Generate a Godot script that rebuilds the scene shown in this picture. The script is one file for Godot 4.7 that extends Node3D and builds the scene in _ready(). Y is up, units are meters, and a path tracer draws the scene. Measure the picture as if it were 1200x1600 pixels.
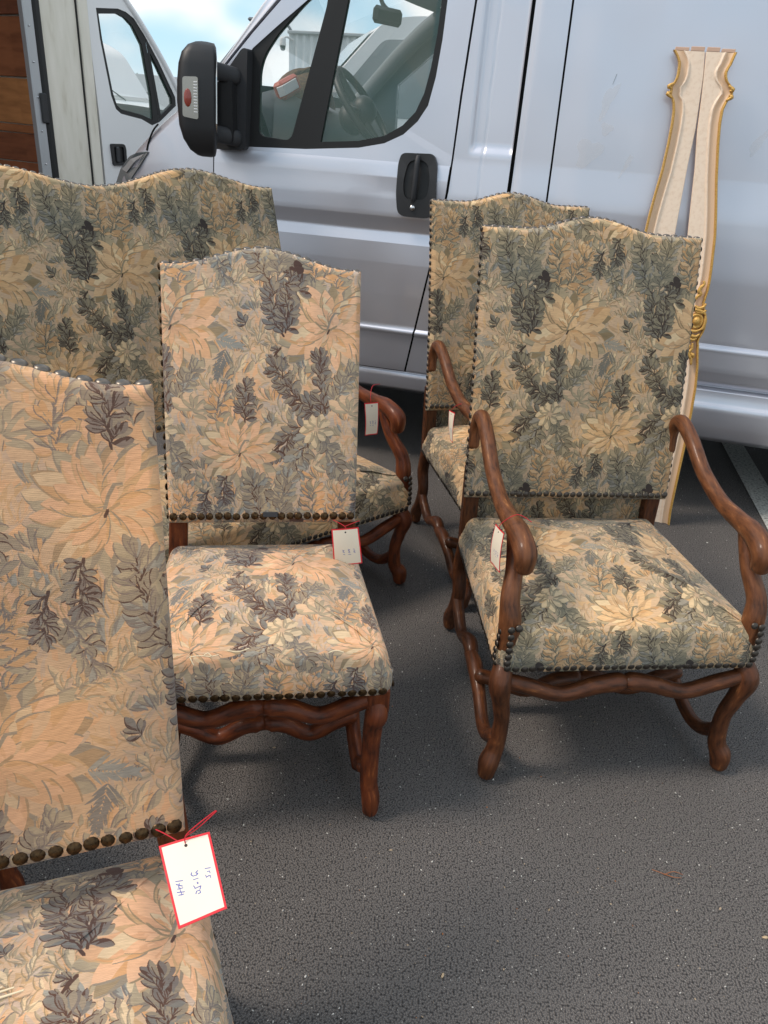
extends Node3D
# A row of tapestry chairs and a settee for sale on an asphalt car park, a silver panel van behind them.

var rng := RandomNumberGenerator.new()
var M := {}
var taken := {}
var nail_mesh: ArrayMesh

# ------------------------------------------------------------------ mesh helper
class Geo:
	var v := PackedVector3Array()
	var n := PackedVector3Array()
	var t := PackedVector2Array()
	var ix := PackedInt32Array()

	# a grid of points; normals are averaged; hint: the way the sheet should face (zero: outwards from its middle)
	func grid(nu: int, nv: int, f: Callable, uvf: Callable, closed := false, hint := Vector3.ZERO) -> void:
		var base := v.size()
		var pts := PackedVector3Array()
		var mid := Vector3.ZERO
		for j in nv:
			for i in nu:
				var p: Vector3 = f.call(i, j)
				pts.append(p)
				mid += p
		mid /= pts.size()
		var nor := PackedVector3Array()
		nor.resize(pts.size())
		for j in nv - 1:
			for i in nu - 1:
				var a := j * nu + i
				var b := a + 1
				var c := a + nu
				var d := c + 1
				var k := (pts[d] - pts[a]).cross(pts[c] - pts[b])
				nor[a] += k
				nor[b] += k
				nor[c] += k
				nor[d] += k
		if closed:
			for j in nv:
				var s := nor[j * nu] + nor[j * nu + nu - 1]
				nor[j * nu] = s
				nor[j * nu + nu - 1] = s
		var side := 0.0
		for q in pts.size():
			if hint == Vector3.ZERO:
				side += nor[q].dot(pts[q] - mid)
			else:
				side += nor[q].dot(hint)
		var flip := side < 0.0
		for q in pts.size():
			var m := nor[q].normalized()
			if m == Vector3.ZERO:
				m = Vector3.UP
			v.append(pts[q])
			n.append(-m if flip else m)
			t.append(uvf.call(q % nu, q / nu))
		for j in nv - 1:
			for i in nu - 1:
				var a := base + j * nu + i
				var b := a + 1
				var c := a + nu
				var d := c + 1
				if flip:
					ix.append_array([a, b, d, a, d, c])
				else:
					ix.append_array([a, d, b, a, c, d])

	func tri(a: Vector3, b: Vector3, c: Vector3, nn: Vector3, ua := Vector2.ZERO, ub := Vector2.ZERO, uc := Vector2.ZERO) -> void:
		var base := v.size()
		v.append_array([a, b, c])
		n.append_array([nn, nn, nn])
		t.append_array([ua, ub, uc])
		if (c - a).cross(b - a).dot(nn) >= 0.0:
			ix.append_array([base, base + 1, base + 2])
		else:
			ix.append_array([base, base + 2, base + 1])

	func quad(a: Vector3, b: Vector3, c: Vector3, d: Vector3, towards: Vector3, uvs := [Vector2(0, 0), Vector2(1, 0), Vector2(1, 1), Vector2(0, 1)]) -> void:
		var nn := (c - a).cross(d - b).normalized()
		if nn.dot(towards) < 0.0:
			nn = -nn
		tri(a, b, c, nn, uvs[0], uvs[1], uvs[2])
		tri(a, c, d, nn, uvs[0], uvs[2], uvs[3])

	# a box with chamfered edges, moved and turned by tf
	func box(tf: Transform3D, size: Vector3, ch := 0.003) -> void:
		var h := size / 2.0
		ch = minf(ch, minf(h.x, minf(h.y, h.z)) * 0.9)
		var ax := [Vector3.RIGHT, Vector3.UP, Vector3.BACK]
		for k in 3:
			var a: Vector3 = ax[k]
			var b: Vector3 = ax[(k + 1) % 3]
			var c: Vector3 = ax[(k + 2) % 3]
			var hb := absf(b.dot(h))
			var hc := absf(c.dot(h))
			var ha := absf(a.dot(h))
			for s in [-1.0, 1.0]:
				var o: Vector3 = a * ha * s
				var q := []
				for e in [[-1, -1], [1, -1], [1, 1], [-1, 1]]:
					q.append(tf * (o + b * (hb - ch) * e[0] + c * (hc - ch) * e[1]))
				quad(q[0], q[1], q[2], q[3], tf.basis * (a * s), [Vector2(-hb, -hc), Vector2(hb, -hc), Vector2(hb, hc), Vector2(-hb, hc)])
			for e in [[-1, -1], [1, -1], [1, 1], [-1, 1]]:
				var p0: Vector3 = b * hb * e[0] + c * (hc - ch) * e[1]
				var p1: Vector3 = b * (hb - ch) * e[0] + c * hc * e[1]
				var l: Vector3 = a * (ha - ch)
				quad(tf * (p0 - l), tf * (p0 + l), tf * (p1 + l), tf * (p1 - l), tf.basis * (b * e[0] + c * e[1]), [Vector2(0, -ha), Vector2(0, ha), Vector2(0.004, ha), Vector2(0.004, -ha)])
		for sx in [-1.0, 1.0]:
			for sy in [-1.0, 1.0]:
				for sz in [-1.0, 1.0]:
					var q0 := Vector3(sx * h.x, sy * (h.y - ch), sz * (h.z - ch))
					var q1 := Vector3(sx * (h.x - ch), sy * h.y, sz * (h.z - ch))
					var q2 := Vector3(sx * (h.x - ch), sy * (h.y - ch), sz * h.z)
					var nn := (tf.basis * Vector3(sx, sy, sz)).normalized()
					tri(tf * q0, tf * q1, tf * q2, nn)

	# a round bar swept along a smooth curve; radii at the points; flat: thickness across / thickness along "up"
	func tube(points: Array, radii: Array, seg := 12, steps := 6, round_ends := true, flat := 1.0) -> void:
		var p := []
		var r := []
		var m := points.size()
		for i in m - 1:
			var a: Vector3 = points[maxi(i - 1, 0)]
			var b: Vector3 = points[i]
			var c: Vector3 = points[i + 1]
			var d: Vector3 = points[mini(i + 2, m - 1)]
			for k in steps:
				var u := float(k) / steps
				p.append(b.cubic_interpolate(c, a, d, u))
				r.append(lerpf(radii[i], radii[i + 1], u * u * (3 - 2 * u)))
		p.append(points[m - 1])
		r.append(radii[m - 1])
		if round_ends:
			var t0: Vector3 = (p[0] - p[1]).normalized()
			var t1: Vector3 = (p[-1] - p[-2]).normalized()
			var r0: float = r[0]
			var r1: float = r[-1]
			var head := []
			var hr := []
			for k in 5:
				var a := PI / 2 * k / 5.0
				head.append(p[0] + t0 * r0 * 0.8 * cos(a))
				hr.append(maxf(r0 * sin(a), 0.0004))
			var e: Vector3 = p[-1]
			p = head + p
			r = hr + r
			for k in range(1, 6):
				var a := PI / 2 * k / 5.0
				p.append(e + t1 * r1 * 0.8 * sin(a))
				r.append(maxf(r1 * cos(a), 0.0004))
		var cnt := p.size()
		var frames := []
		var up := Vector3.ZERO
		for i in cnt:
			var tg: Vector3 = (p[mini(i + 1, cnt - 1)] - p[maxi(i - 1, 0)]).normalized()
			if up == Vector3.ZERO:
				up = Vector3.UP if absf(tg.y) < 0.9 else Vector3.BACK
			up = (up - tg * tg.dot(up)).normalized()
			frames.append([up, tg.cross(up)])
		var len := [0.0]
		for i in range(1, cnt):
			len.append(len[-1] + (p[i] as Vector3).distance_to(p[i - 1]))
		var fp := func(i: int, j: int) -> Vector3:
			var a := TAU * (i % seg) / seg
			return p[j] + (frames[j][0] * cos(a) + frames[j][1] * sin(a) * flat) * r[j]
		var base := v.size()
		grid(seg + 1, cnt, fp, func(i: int, j: int) -> Vector2: return Vector2(float(i) / seg * 0.12, len[j]), true, Vector3(1, 0, 0))
		# face outwards: compare with the first ring in the middle of the bar
		var q := base + (cnt / 2) * (seg + 1)
		if n[q].dot(v[q] - p[cnt / 2]) < 0.0:
			for k in range(base, v.size()):
				n[k] = -n[k]
			var k2 := ix.size() - (cnt - 1) * seg * 6
			while k2 < ix.size():
				var w := ix[k2 + 1]
				ix[k2 + 1] = ix[k2 + 2]
				ix[k2 + 2] = w
				k2 += 3

	# a flat shape with thickness: outline in the plane (ex, ey) at o, thick along ez
	func prism(poly: PackedVector2Array, tf: Transform3D, thick: float) -> void:
		var tr := Geometry2D.triangulate_polygon(poly)
		var z := tf.basis.z.normalized()
		for k in range(0, tr.size(), 3):
			var q := []
			for s in 3:
				q.append(poly[tr[k + s]])
			tri(tf * Vector3(q[0].x, q[0].y, 0), tf * Vector3(q[1].x, q[1].y, 0), tf * Vector3(q[2].x, q[2].y, 0), z, q[0], q[1], q[2])
			tri(tf * Vector3(q[0].x, q[0].y, -thick), tf * Vector3(q[1].x, q[1].y, -thick), tf * Vector3(q[2].x, q[2].y, -thick), -z, q[0], q[1], q[2])
		var cw := Geometry2D.is_polygon_clockwise(poly)
		for k in poly.size():
			var a := poly[k]
			var b := poly[(k + 1) % poly.size()]
			var o := Vector2(-(b - a).y, (b - a).x) * (1.0 if cw else -1.0)
			quad(tf * Vector3(a.x, a.y, 0), tf * Vector3(b.x, b.y, 0), tf * Vector3(b.x, b.y, -thick), tf * Vector3(a.x, a.y, -thick), tf.basis * Vector3(o.x, o.y, 0))

	# the sheet between two outlines that are both star-shaped about c, lifted by zf(x, y); a wall runs back along the inner edge
	func ring(outer: PackedVector2Array, inner: PackedVector2Array, c: Vector2, zf: Callable, inner_deep := 0.02, outer_deep := 0.0) -> void:
		var angles := []
		for p in outer:
			angles.append((p - c).angle())
		for p in inner:
			angles.append((p - c).angle())
		for k in 90:
			angles.append(-PI + TAU * k / 90.0)
		angles.sort()
		var cut := func(poly: PackedVector2Array, a: float) -> Vector2:
			var far := c + Vector2(cos(a), sin(a)) * 20.0
			var best := c
			var bd := -1.0
			for k in poly.size():
				var x = Geometry2D.segment_intersects_segment(c, far, poly[k], poly[(k + 1) % poly.size()])
				if x != null and c.distance_to(x) > bd:
					bd = c.distance_to(x)
					best = x
			return best
		var po := []
		var pi := []
		for a in angles:
			po.append(cut.call(outer, a + 1e-5))
			pi.append(cut.call(inner, a + 1e-5))
		for k in angles.size():
			var l := (k + 1) % angles.size()
			var oa: Vector2 = po[k]
			var ob: Vector2 = po[l]
			var ia: Vector2 = pi[k]
			var ib: Vector2 = pi[l]
			if oa.distance_to(ob) < 1e-6 and ia.distance_to(ib) < 1e-6:
				continue
			var A := Vector3(oa.x, oa.y, zf.call(oa.x, oa.y))
			var B := Vector3(ob.x, ob.y, zf.call(ob.x, ob.y))
			var C := Vector3(ib.x, ib.y, zf.call(ib.x, ib.y))
			var D := Vector3(ia.x, ia.y, zf.call(ia.x, ia.y))
			quad(A, B, C, D, Vector3.BACK)
			if inner_deep > 0:
				var mid := Vector3(c.x, c.y, 0)
				quad(D, C, C - Vector3(0, 0, inner_deep), D - Vector3(0, 0, inner_deep), mid - D)
			if outer_deep > 0:
				quad(A, B, B - Vector3(0, 0, outer_deep), A - Vector3(0, 0, outer_deep), A - Vector3(c.x, c.y, 0))

	func mesh() -> ArrayMesh:
		var a := []
		a.resize(Mesh.ARRAY_MAX)
		a[Mesh.ARRAY_VERTEX] = v
		a[Mesh.ARRAY_NORMAL] = n
		a[Mesh.ARRAY_TEX_UV] = t
		a[Mesh.ARRAY_INDEX] = ix
		# tangents so that normal maps hold
		var tg := PackedFloat32Array()
		for q in v.size():
			var x := Vector3.RIGHT
			if absf(n[q].x) > 0.8:
				x = Vector3(0, 0, -signf(n[q].x))
			x = (x - n[q] * n[q].dot(x)).normalized()
			tg.append_array([x.x, x.y, x.z, 1.0])
		a[Mesh.ARRAY_TANGENT] = tg
		var m := ArrayMesh.new()
		m.add_surface_from_arrays(Mesh.PRIMITIVE_TRIANGLES, a)
		return m

# ------------------------------------------------------------------ naming
func numbered(called: String) -> String:
	var k: int = taken.get(called, -1) + 1
	taken[called] = k
	return called if k == 0 else "%s_%03d" % [called, k]

func tag(o: Node, label := "", category := "", group := "", kind := "") -> Node:
	if label:
		o.set_meta("label", label)
	if category:
		o.set_meta("category", category)
	if group:
		o.set_meta("group", group)
	if kind:
		o.set_meta("kind", kind)
	return o

func thing(called: String, label: String, category: String, at := Vector3.ZERO, turn := 0.0, group := "") -> Node3D:
	var o := Node3D.new()
	o.name = numbered(called)
	add_child(o)
	o.position = at
	o.rotation.y = turn
	tag(o, label, category, group)
	return o

func part(called: String, mesh: Mesh, mat: Material, parent: Node) -> MeshInstance3D:
	var o := MeshInstance3D.new()
	o.name = called if parent != self else numbered(called)
	o.mesh = mesh
	o.material_override = mat
	parent.add_child(o, true)
	return o

func lift(a: float, b: float, x: float) -> float:
	return smoothstep(a, b, x)

func table(rows: Array, x: float) -> float:
	if x <= rows[0][0]:
		return rows[0][1]
	for k in rows.size() - 1:
		if x <= rows[k + 1][0]:
			return lerpf(rows[k][1], rows[k + 1][1], (x - rows[k][0]) / maxf(rows[k + 1][0] - rows[k][0], 1e-6))
	return rows[-1][1]

# ------------------------------------------------------------------ materials
func plain(c: Color, rough := 0.6, metal := 0.0) -> StandardMaterial3D:
	var m := StandardMaterial3D.new()
	m.albedo_color = c
	m.roughness = rough
	m.metallic = metal
	return m

func noise_tex(freq: float, ramp: Array, seed := 1, kind := FastNoiseLite.TYPE_SIMPLEX_SMOOTH, size := 512, octaves := 4) -> NoiseTexture2D:
	var nz := FastNoiseLite.new()
	nz.seed = seed
	nz.noise_type = kind
	nz.frequency = freq
	nz.fractal_octaves = octaves
	if kind == FastNoiseLite.TYPE_CELLULAR:
		nz.fractal_type = FastNoiseLite.FRACTAL_NONE
	var t := NoiseTexture2D.new()
	t.width = size
	t.height = size
	t.seamless = true
	t.seamless_blend_skirt = 0.03
	t.noise = nz
	if ramp.size():
		var g := Gradient.new()
		var off := PackedFloat32Array()
		var col := PackedColorArray()
		for r in ramp:
			off.append(r[0])
			col.append(r[1])
		g.offsets = off
		g.colors = col
		t.color_ramp = g
	return t

func bump_tex(freq: float, strength: float, seed := 1, kind := FastNoiseLite.TYPE_SIMPLEX_SMOOTH, size := 512, octaves := 4) -> NoiseTexture2D:
	var t := noise_tex(freq, [], seed, kind, size, octaves)
	t.as_normal_map = true
	t.bump_strength = strength
	return t

# ---- the woven tapestry: painted once as palette numbers, coloured twice (green and faded)
const TW := 704
const TH := 1088
var cloth := PackedByteArray()

func put_leaf(cx: float, cy: float, ang: float, length: float, width: float, edge: int, dark: int, light: int, vein := -1, point := 1.5) -> void:
	# a leaf whose base is at (cx, cy), in texture pixels; widest towards its tip when point is high
	var dx := cos(ang)
	var dy := sin(ang)
	var hx := absf(dx) * length + width * 1.4
	var hy := absf(dy) * length + width * 1.4
	var mx := cx + dx * length * 0.5
	var my := cy + dy * length * 0.5
	var ph := rng.randf() * 6.0
	var bend := rng.randf_range(-0.22, 0.22)
	var rim := clampf(3.4 / width, 0.09, 0.34)
	for y in range(int(my - hy * 0.55), int(my + hy * 0.55) + 1):
		for x in range(int(mx - hx * 0.55), int(mx + hx * 0.55) + 1):
			var px := x - cx
			var py := y - cy
			var a := (px * dx + py * dy) / length
			if a < 0.0 or a > 1.0:
				continue
			var b := (py * dx - px * dy) / width * 2.0 - bend * sin(a * PI) * 2.0
			var w := pow(sin(PI * pow(a, point)), 0.7)
			var ab := absf(b)
			if ab > w:
				continue
			var c := light
			var e := w - ab
			if edge >= 0 and b < 0.0 and e < rim * 1.7 + 0.16 * sin(a * 11.0 + ph) * (1.0 - a):
				c = edge
			elif vein >= 0 and ab < 0.11 and a < 0.7:
				c = vein
			elif b + 0.40 * sin(a * 15.0 + ph + b * 6.0) * (1.1 - a) < 0.30 - a * 0.85:
				c = dark
			cloth[posmod(y, TH) * TW + posmod(x, TW)] = c

func put_stroke(pts: Array, width: float, c: int) -> void:
	for k in pts.size() - 1:
		var a: Vector2 = pts[k]
		var b: Vector2 = pts[k + 1]
		var m := int(a.distance_to(b) / 1.2) + 1
		for s in m:
			var p := a.lerp(b, float(s) / m)
			var r := width * 0.5
			for y in range(int(p.y - r), int(p.y + r) + 1):
				for x in range(int(p.x - r), int(p.x + r) + 1):
					cloth[posmod(y, TH) * TW + posmod(x, TW)] = c

func put_twig(x: float, y: float, ang: float, length: float, leaf: float, stem: int, cols: Array) -> void:
	# a short twig that ends in three to five broad leaves
	var p := Vector2(x, y)
	var e := p + Vector2(cos(ang), sin(ang)) * length
	put_stroke([p, e], 4.0, stem)
	for s in [-1.3, 1.3, -0.95, 0.95, -0.45, 0.45, 0.0]:
		if absf(s) > 0.9 and rng.randf() < 0.25:
			continue
		var c: Array = cols[rng.randi() % cols.size()]
		var q := p.lerp(e, 0.05 if absf(s) > 1.2 else (0.35 if absf(s) > 0.9 else (0.7 if s != 0.0 else 0.95)))
		var l := leaf * rng.randf_range(0.66, 1.02)
		put_leaf(q.x, q.y, ang + s * 0.72 + rng.randf_range(-0.15, 0.15), l, l * rng.randf_range(0.36, 0.48), c[0], c[1], c[2], c[3], 1.35)

# a branch: a bent stem with twigs on alternate sides, each with its own bunch of leaves
func put_sprig(x: float, y: float, ang: float, length: float, leaf: float, twigs: int, turn: float, stem: int, cols: Array, spread := 0.75) -> void:
	var pts := [Vector2(x, y)]
	var p := Vector2(x, y)
	var a := ang
	var steps := 14
	for k in steps:
		p += Vector2(cos(a), sin(a)) * length / steps
		a += turn / steps
		pts.append(p)
	put_stroke(pts, 6.0, stem)
	for k in twigs:
		var u := (k + 0.7) / twigs
		var q: Vector2 = pts[mini(int(u * steps), steps)]
		var aa := ang + turn * u
		var s := 1.0 if k % 2 == 0 else -1.0
		put_twig(q.x, q.y, aa + s * spread * rng.randf_range(0.7, 1.1), leaf * 0.55, leaf * (1.0 - 0.2 * u), stem, cols)
	put_twig(p.x, p.y, a, leaf * 0.3, leaf * 0.9, stem, cols)

func put_flower(x: float, y: float, r: float, squash: float) -> void:
	# large open flower: rings of broad petals, longer to the left and right, over a dark olive bed
	for k in 16:
		var a := TAU * k / 16.0 + 0.1
		var l := r * rng.randf_range(0.95, 1.15) * (1.0 + squash * absf(cos(a)))
		put_leaf(x + cos(a) * r * 0.1, y + sin(a) * r * 0.1, a, l, l * 0.34, 9, 9, 8 if k % 3 else 4, -1, 1.2)
	for ringk in 4:
		var m: int = [19, 16, 11, 7][ringk]
		var rr: float = r * [1.0, 0.80, 0.58, 0.36][ringk]
		for k in m:
			var a := TAU * (k + 0.41 * ringk) / m + rng.randf_range(-0.16, 0.16)
			var l := rr * rng.randf_range(0.84, 1.12) * (1.0 + squash * absf(cos(a)))
			var pick := rng.randf()
			var edge: int = [4, 4, 9][rng.randi() % 3] if pick < 0.8 else 3
			put_leaf(x + cos(a) * r * 0.05, y + sin(a) * r * 0.05, a, l, l * rng.randf_range(0.30, 0.42), edge, [6, 3, 14, 6][rng.randi() % 4], [5, 5, 0, 7, 2][rng.randi() % 5], 6 if pick < 0.5 else -1, 1.1)
	# folded heart petal with its dark curl
	put_leaf(x - r * 0.02, y + r * 0.05, -1.25, r * 0.50, r * 0.32, 4, 6, 5, -1, 1.3)
	put_stroke([Vector2(x - r * 0.05, y + r * 0.02), Vector2(x + r * 0.04, y - r * 0.22), Vector2(x + r * 0.16, y - r * 0.40), Vector2(x + r * 0.30, y - r * 0.40)], 6.0, 9)
	put_stroke([Vector2(x - r * 0.40, y - r * 0.14), Vector2(x - r * 0.2, y + r * 0.03), Vector2(x, y + r * 0.06), Vector2(x + r * 0.22, y - r * 0.06)], 5.0, 4)
	put_stroke([Vector2(x, y + r * 0.05), Vector2(x - r * 0.06, y + r * 0.16)], 5.0, 11)

func put_fern(x: float, y: float, ang: float, length: float, c: int) -> void:
	for k in 13:
		var u := k / 13.0
		var p := Vector2(x, y) + Vector2(cos(ang), sin(ang)) * length * u
		for s in [-1.0, 1.0]:
			put_leaf(p.x, p.y, ang + s * (0.75 - 0.3 * u) + rng.randf_range(-0.15, 0.15), length * (0.48 - 0.3 * u) * rng.randf_range(0.7, 1.1), 8.0, -1, c, c, -1, 0.8)

func paint_cloth() -> void:
	rng.seed = 77
	cloth.resize(TW * TH)
	var nz := FastNoiseLite.new()
	nz.seed = 4
	nz.frequency = 0.005
	nz.fractal_octaves = 3
	var im := nz.get_seamless_image(TW, TH)
	var lum := im.get_data()
	for y in TH:
		for x in TW:
			var l := lum[y * TW + x] + ((y * 7) % 23) - 11
			cloth[y * TW + x] = 2 if l > 172 else (1 if l < 92 else 0)
	# low-contrast leaves of the ground
	var soft := [[3, 0, 0], [1, 0, 2], [3, 2, 0], [8, 1, 0], [-1, 1, 0], [3, 3, 0], [1, 2, 2], [8, 3, 1]]
	for k in 420:
		var x := rng.randf() * TW
		var y := rng.randf() * TH
		var q: Array = soft[rng.randi() % 8]
		var l := rng.randf_range(44, 100)
		put_leaf(x, y, rng.randf_range(-2.7, -0.4), l, l * rng.randf_range(0.24, 0.42), q[0], q[1], q[2], -1, 1.1)
	var pale := [[4, 8, 0, -1], [9, 8, 1, -1], [4, 3, 0, -1], [9, 8, 7, -1]]
	var olive := [[10, 9, 8, -1], [10, 9, 9, 10], [10, 9, 8, -1], [10, 13, 12, -1], [11, 9, 9, -1]]
	var deep := [[11, 10, 9, -1], [11, 10, 10, 11], [11, 10, 9, 11], [11, 11, 10, -1], [11, 13, 9, -1], [11, 10, 13, -1]]
	var warm := [[10, 9, 14, -1], [4, 14, 2, -1], [10, 9, 8, -1], [4, 3, 5, -1], [10, 14, 14, -1]]
	# tufts of flame-shaped leaves that fill the ground in tan, grey and olive
	for k in 130:
		var x := rng.randf() * TW
		var y := rng.randf() * TH
		var a := rng.randf_range(-2.3, -0.8)
		var set: Array = [pale, pale, warm, olive, [[9, 13, 12, -1], [3, 1, 0, -1], [4, 8, 8, -1]]][rng.randi() % 5]
		for q in 7:
			var c: Array = set[rng.randi() % set.size()]
			var l := rng.randf_range(38, 74)
			put_leaf(x + (q - 3) * 6.0, y + rng.randf_range(-10, 10), a + (q - 3) * 0.24 + rng.randf_range(-0.1, 0.1), l, l * rng.randf_range(0.26, 0.38), c[0], c[1], c[2], -1, 1.15)
	for k in 34:
		put_twig(rng.randf() * TW, rng.randf() * TH, rng.randf_range(-2.4, -0.7), 24.0, rng.randf_range(34, 50), 9, [pale, warm, olive, pale, deep][rng.randi() % 5])
	# soft greenery round the two big flowers
	for k in 22:
		var a := TAU * k / 22.0
		for cc in [[0.644, 0.446, 165.0], [0.07, 0.94, 130.0]]:
			var q: Array = pale[rng.randi() % 4]
			var l := rng.randf_range(70, 105)
			put_leaf(cc[0] * TW + cos(a) * cc[2] * 0.72, cc[1] * TH + sin(a) * cc[2] * 0.6, a + rng.randf_range(-0.4, 0.4), l, l * 0.42, q[0], q[1], q[2], q[3])
	# long sprays that rise out of the flowers
	put_sprig(0.55 * TW, 0.33 * TH, -1.9, 230, 74, 8, 0.5, 10, olive)
	put_sprig(0.66 * TW, 0.31 * TH, -1.2, 200, 70, 7, -0.4, 10, warm)
	put_sprig(0.47 * TW, 0.30 * TH, -2.5, 180, 70, 7, 0.6, 11, deep)
	put_sprig(0.82 * TW, 0.36 * TH, -0.7, 180, 64, 7, 0.5, 9, pale)
	put_sprig(0.28 * TW, 0.26 * TH, -1.9, 150, 60, 6, 0.5, 9, pale)
	put_flower(0.644 * TW, 0.446 * TH, 158, 0.35)
	# the dark branch left of the first flower
	put_sprig(0.35 * TW, 0.485 * TH, -2.15, 190, 64, 7, 0.65, 11, deep, 0.65)
	put_sprig(0.36 * TW, 0.47 * TH, -1.40, 150, 66, 5, -0.2, 11, deep, 0.6)
	put_twig(0.40 * TW, 0.30 * TH, 0.2, 40, 70, 11, deep)
	put_twig(0.36 * TW, 0.285 * TH, -0.4, 30, 62, 11, deep)
	put_sprig(0.33 * TW, 0.53 * TH, 2.4, 80, 32, 4, -0.6, 11, deep, 0.9)
	put_fern(0.92 * TW, 0.50 * TH, 0.25, 120, 12)
	put_fern(0.98 * TW, 0.54 * TH, 1.9, 130, 13)
	# the wide dark branches of the middle band and the pale flower in them
	put_sprig(0.60 * TW, 0.80 * TH, -2.6, 290, 68, 10, 0.5, 11, deep, 0.7)
	put_sprig(0.62 * TW, 0.78 * TH, -1.8, 220, 64, 8, 0.25, 11, deep, 0.65)
	put_sprig(0.65 * TW, 0.77 * TH, -1.15, 180, 62, 6, 0.2, 10, olive, 0.6)
	put_sprig(0.50 * TW, 0.84 * TH, 2.75, 200, 70, 7, -0.5, 11, deep, 0.75)
	put_sprig(0.53 * TW, 0.86 * TH, 2.0, 200, 70, 7, 0.15, 11, olive, 0.7)
	put_sprig(0.60 * TW, 0.86 * TH, 1.3, 150, 64, 5, -0.3, 10, olive, 0.7)
	for k in 9:
		var a := TAU * k / 9.0 + 0.2
		put_leaf(0.56 * TW + cos(a) * 8, 0.845 * TH + sin(a) * 8, a, rng.randf_range(54, 80), 36, 4, 8, 7, -1, 1.4)
	for k in 7:
		var a := -2.6 + 0.55 * k
		put_leaf(0.77 * TW, 0.78 * TH, a, rng.randf_range(80, 108), 48, 9, 8, 0, -1, 1.5)
	put_sprig(0.10 * TW, 0.82 * TH, -1.65, 140, 56, 5, 0.2, 11, deep, 0.6)
	put_sprig(0.95 * TW, 0.86 * TH, -1.9, 150, 66, 6, 0.6, 10, warm, 0.65)
	put_flower(0.07 * TW, 0.94 * TH, 126, 0.25)
	put_sprig(0.15 * TW, 1.03 * TH, 0.9, 130, 56, 6, 0.4, 11, olive, 0.7)
	put_sprig(0.98 * TW, 1.04 * TH, 1.9, 100, 52, 5, -0.4, 11, deep, 0.7)
	# bushes of the lowest band (they show again above the first flower)
	put_sprig(0.26 * TW, 1.28 * TH, -2.15, 250, 72, 10, 0.55, 11, olive, 0.65)
	put_sprig(0.31 * TW, 1.27 * TH, -1.45, 230, 70, 9, 0.1, 10, olive, 0.6)
	put_sprig(0.55 * TW, 1.27 * TH, -1.75, 180, 68, 7, 0.3, 10, warm, 0.65)
	put_sprig(0.61 * TW, 1.25 * TH, -1.0, 150, 58, 6, 0.2, 10, warm, 0.6)
	put_leaf(0.44 * TW, 1.245 * TH, -1.7, 62, 38, 11, 11, 11)
	put_leaf(0.44 * TW, 1.245 * TH, -0.9, 40, 20, 11, 11, 11)
	put_leaf(0.43 * TW, 1.235 * TH, -2.6, 36, 18, 11, 11, 11)
	put_sprig(0.90 * TW, 0.16 * TH, 0.9, 120, 46, 6, 0.5, 10, olive, 0.8)
	put_sprig(0.86 * TW, 0.10 * TH, 2.0, 90, 42, 5, -0.5, 11, deep, 0.8)

func cloth_texture(pal: Array, seed: int) -> ImageTexture:
	var out := PackedByteArray()
	out.resize(TW * TH * 3)
	var nz := FastNoiseLite.new()
	nz.seed = seed
	nz.frequency = 0.5
	nz.noise_type = FastNoiseLite.TYPE_VALUE
	nz.fractal_octaves = 2
	var small := nz.get_seamless_image(TW / 8, TH)        # threads: long across, one pixel high
	small.resize(TW, TH, Image.INTERPOLATE_BILINEAR)
	var th := small.get_data()
	nz.frequency = 0.004
	nz.seed = seed + 9
	var wide := nz.get_seamless_image(TW, TH).get_data()
	var k := 0
	var R := PackedInt32Array()
	for p in pal:
		R.append_array([p[0], p[1], p[2]])
	for q in TW * TH:
		var c := cloth[q] * 3
		var f := 0.91 + th[q] / 1500.0 + (wide[q] - 128) / 1500.0
		var w := (wide[q] - 128) * 0.04
		if (q / TW) % 4 == 0:
			f -= 0.045
		out[k] = clampi(int(R[c] * f + w), 0, 255)
		out[k + 1] = clampi(int(R[c + 1] * f), 0, 255)
		out[k + 2] = clampi(int(R[c + 2] * f - w), 0, 255)
		k += 3
	var im := Image.create_from_data(TW, TH, false, Image.FORMAT_RGB8, out)
	im.generate_mipmaps()
	return ImageTexture.create_from_image(im)

func weave_normal() -> ImageTexture:
	# fine ribs across, worn a little here and there
	var out := PackedByteArray()
	out.resize(TW * TH)
	var nz := FastNoiseLite.new()
	nz.seed = 31
	nz.frequency = 0.08
	nz.fractal_octaves = 2
	var l := nz.get_seamless_image(TW, TH).get_data()
	var ribs := PackedFloat32Array()
	for y in TH:
		ribs.append(110.0 * [0.0, 0.7, 1.0, 0.7][y % 4])
	for y in TH:
		for x in TW:
			out[y * TW + x] = int(ribs[y] + l[y * TW + x] * 0.45 + (18.0 if (x + (y / 4) * 3) % 6 < 3 else 0.0))
	var im := Image.create_from_data(TW, TH, false, Image.FORMAT_L8, out)
	im.convert(Image.FORMAT_RGBA8)
	im.bump_map_to_normal_map(1.2)
	return ImageTexture.create_from_image(im)

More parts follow.
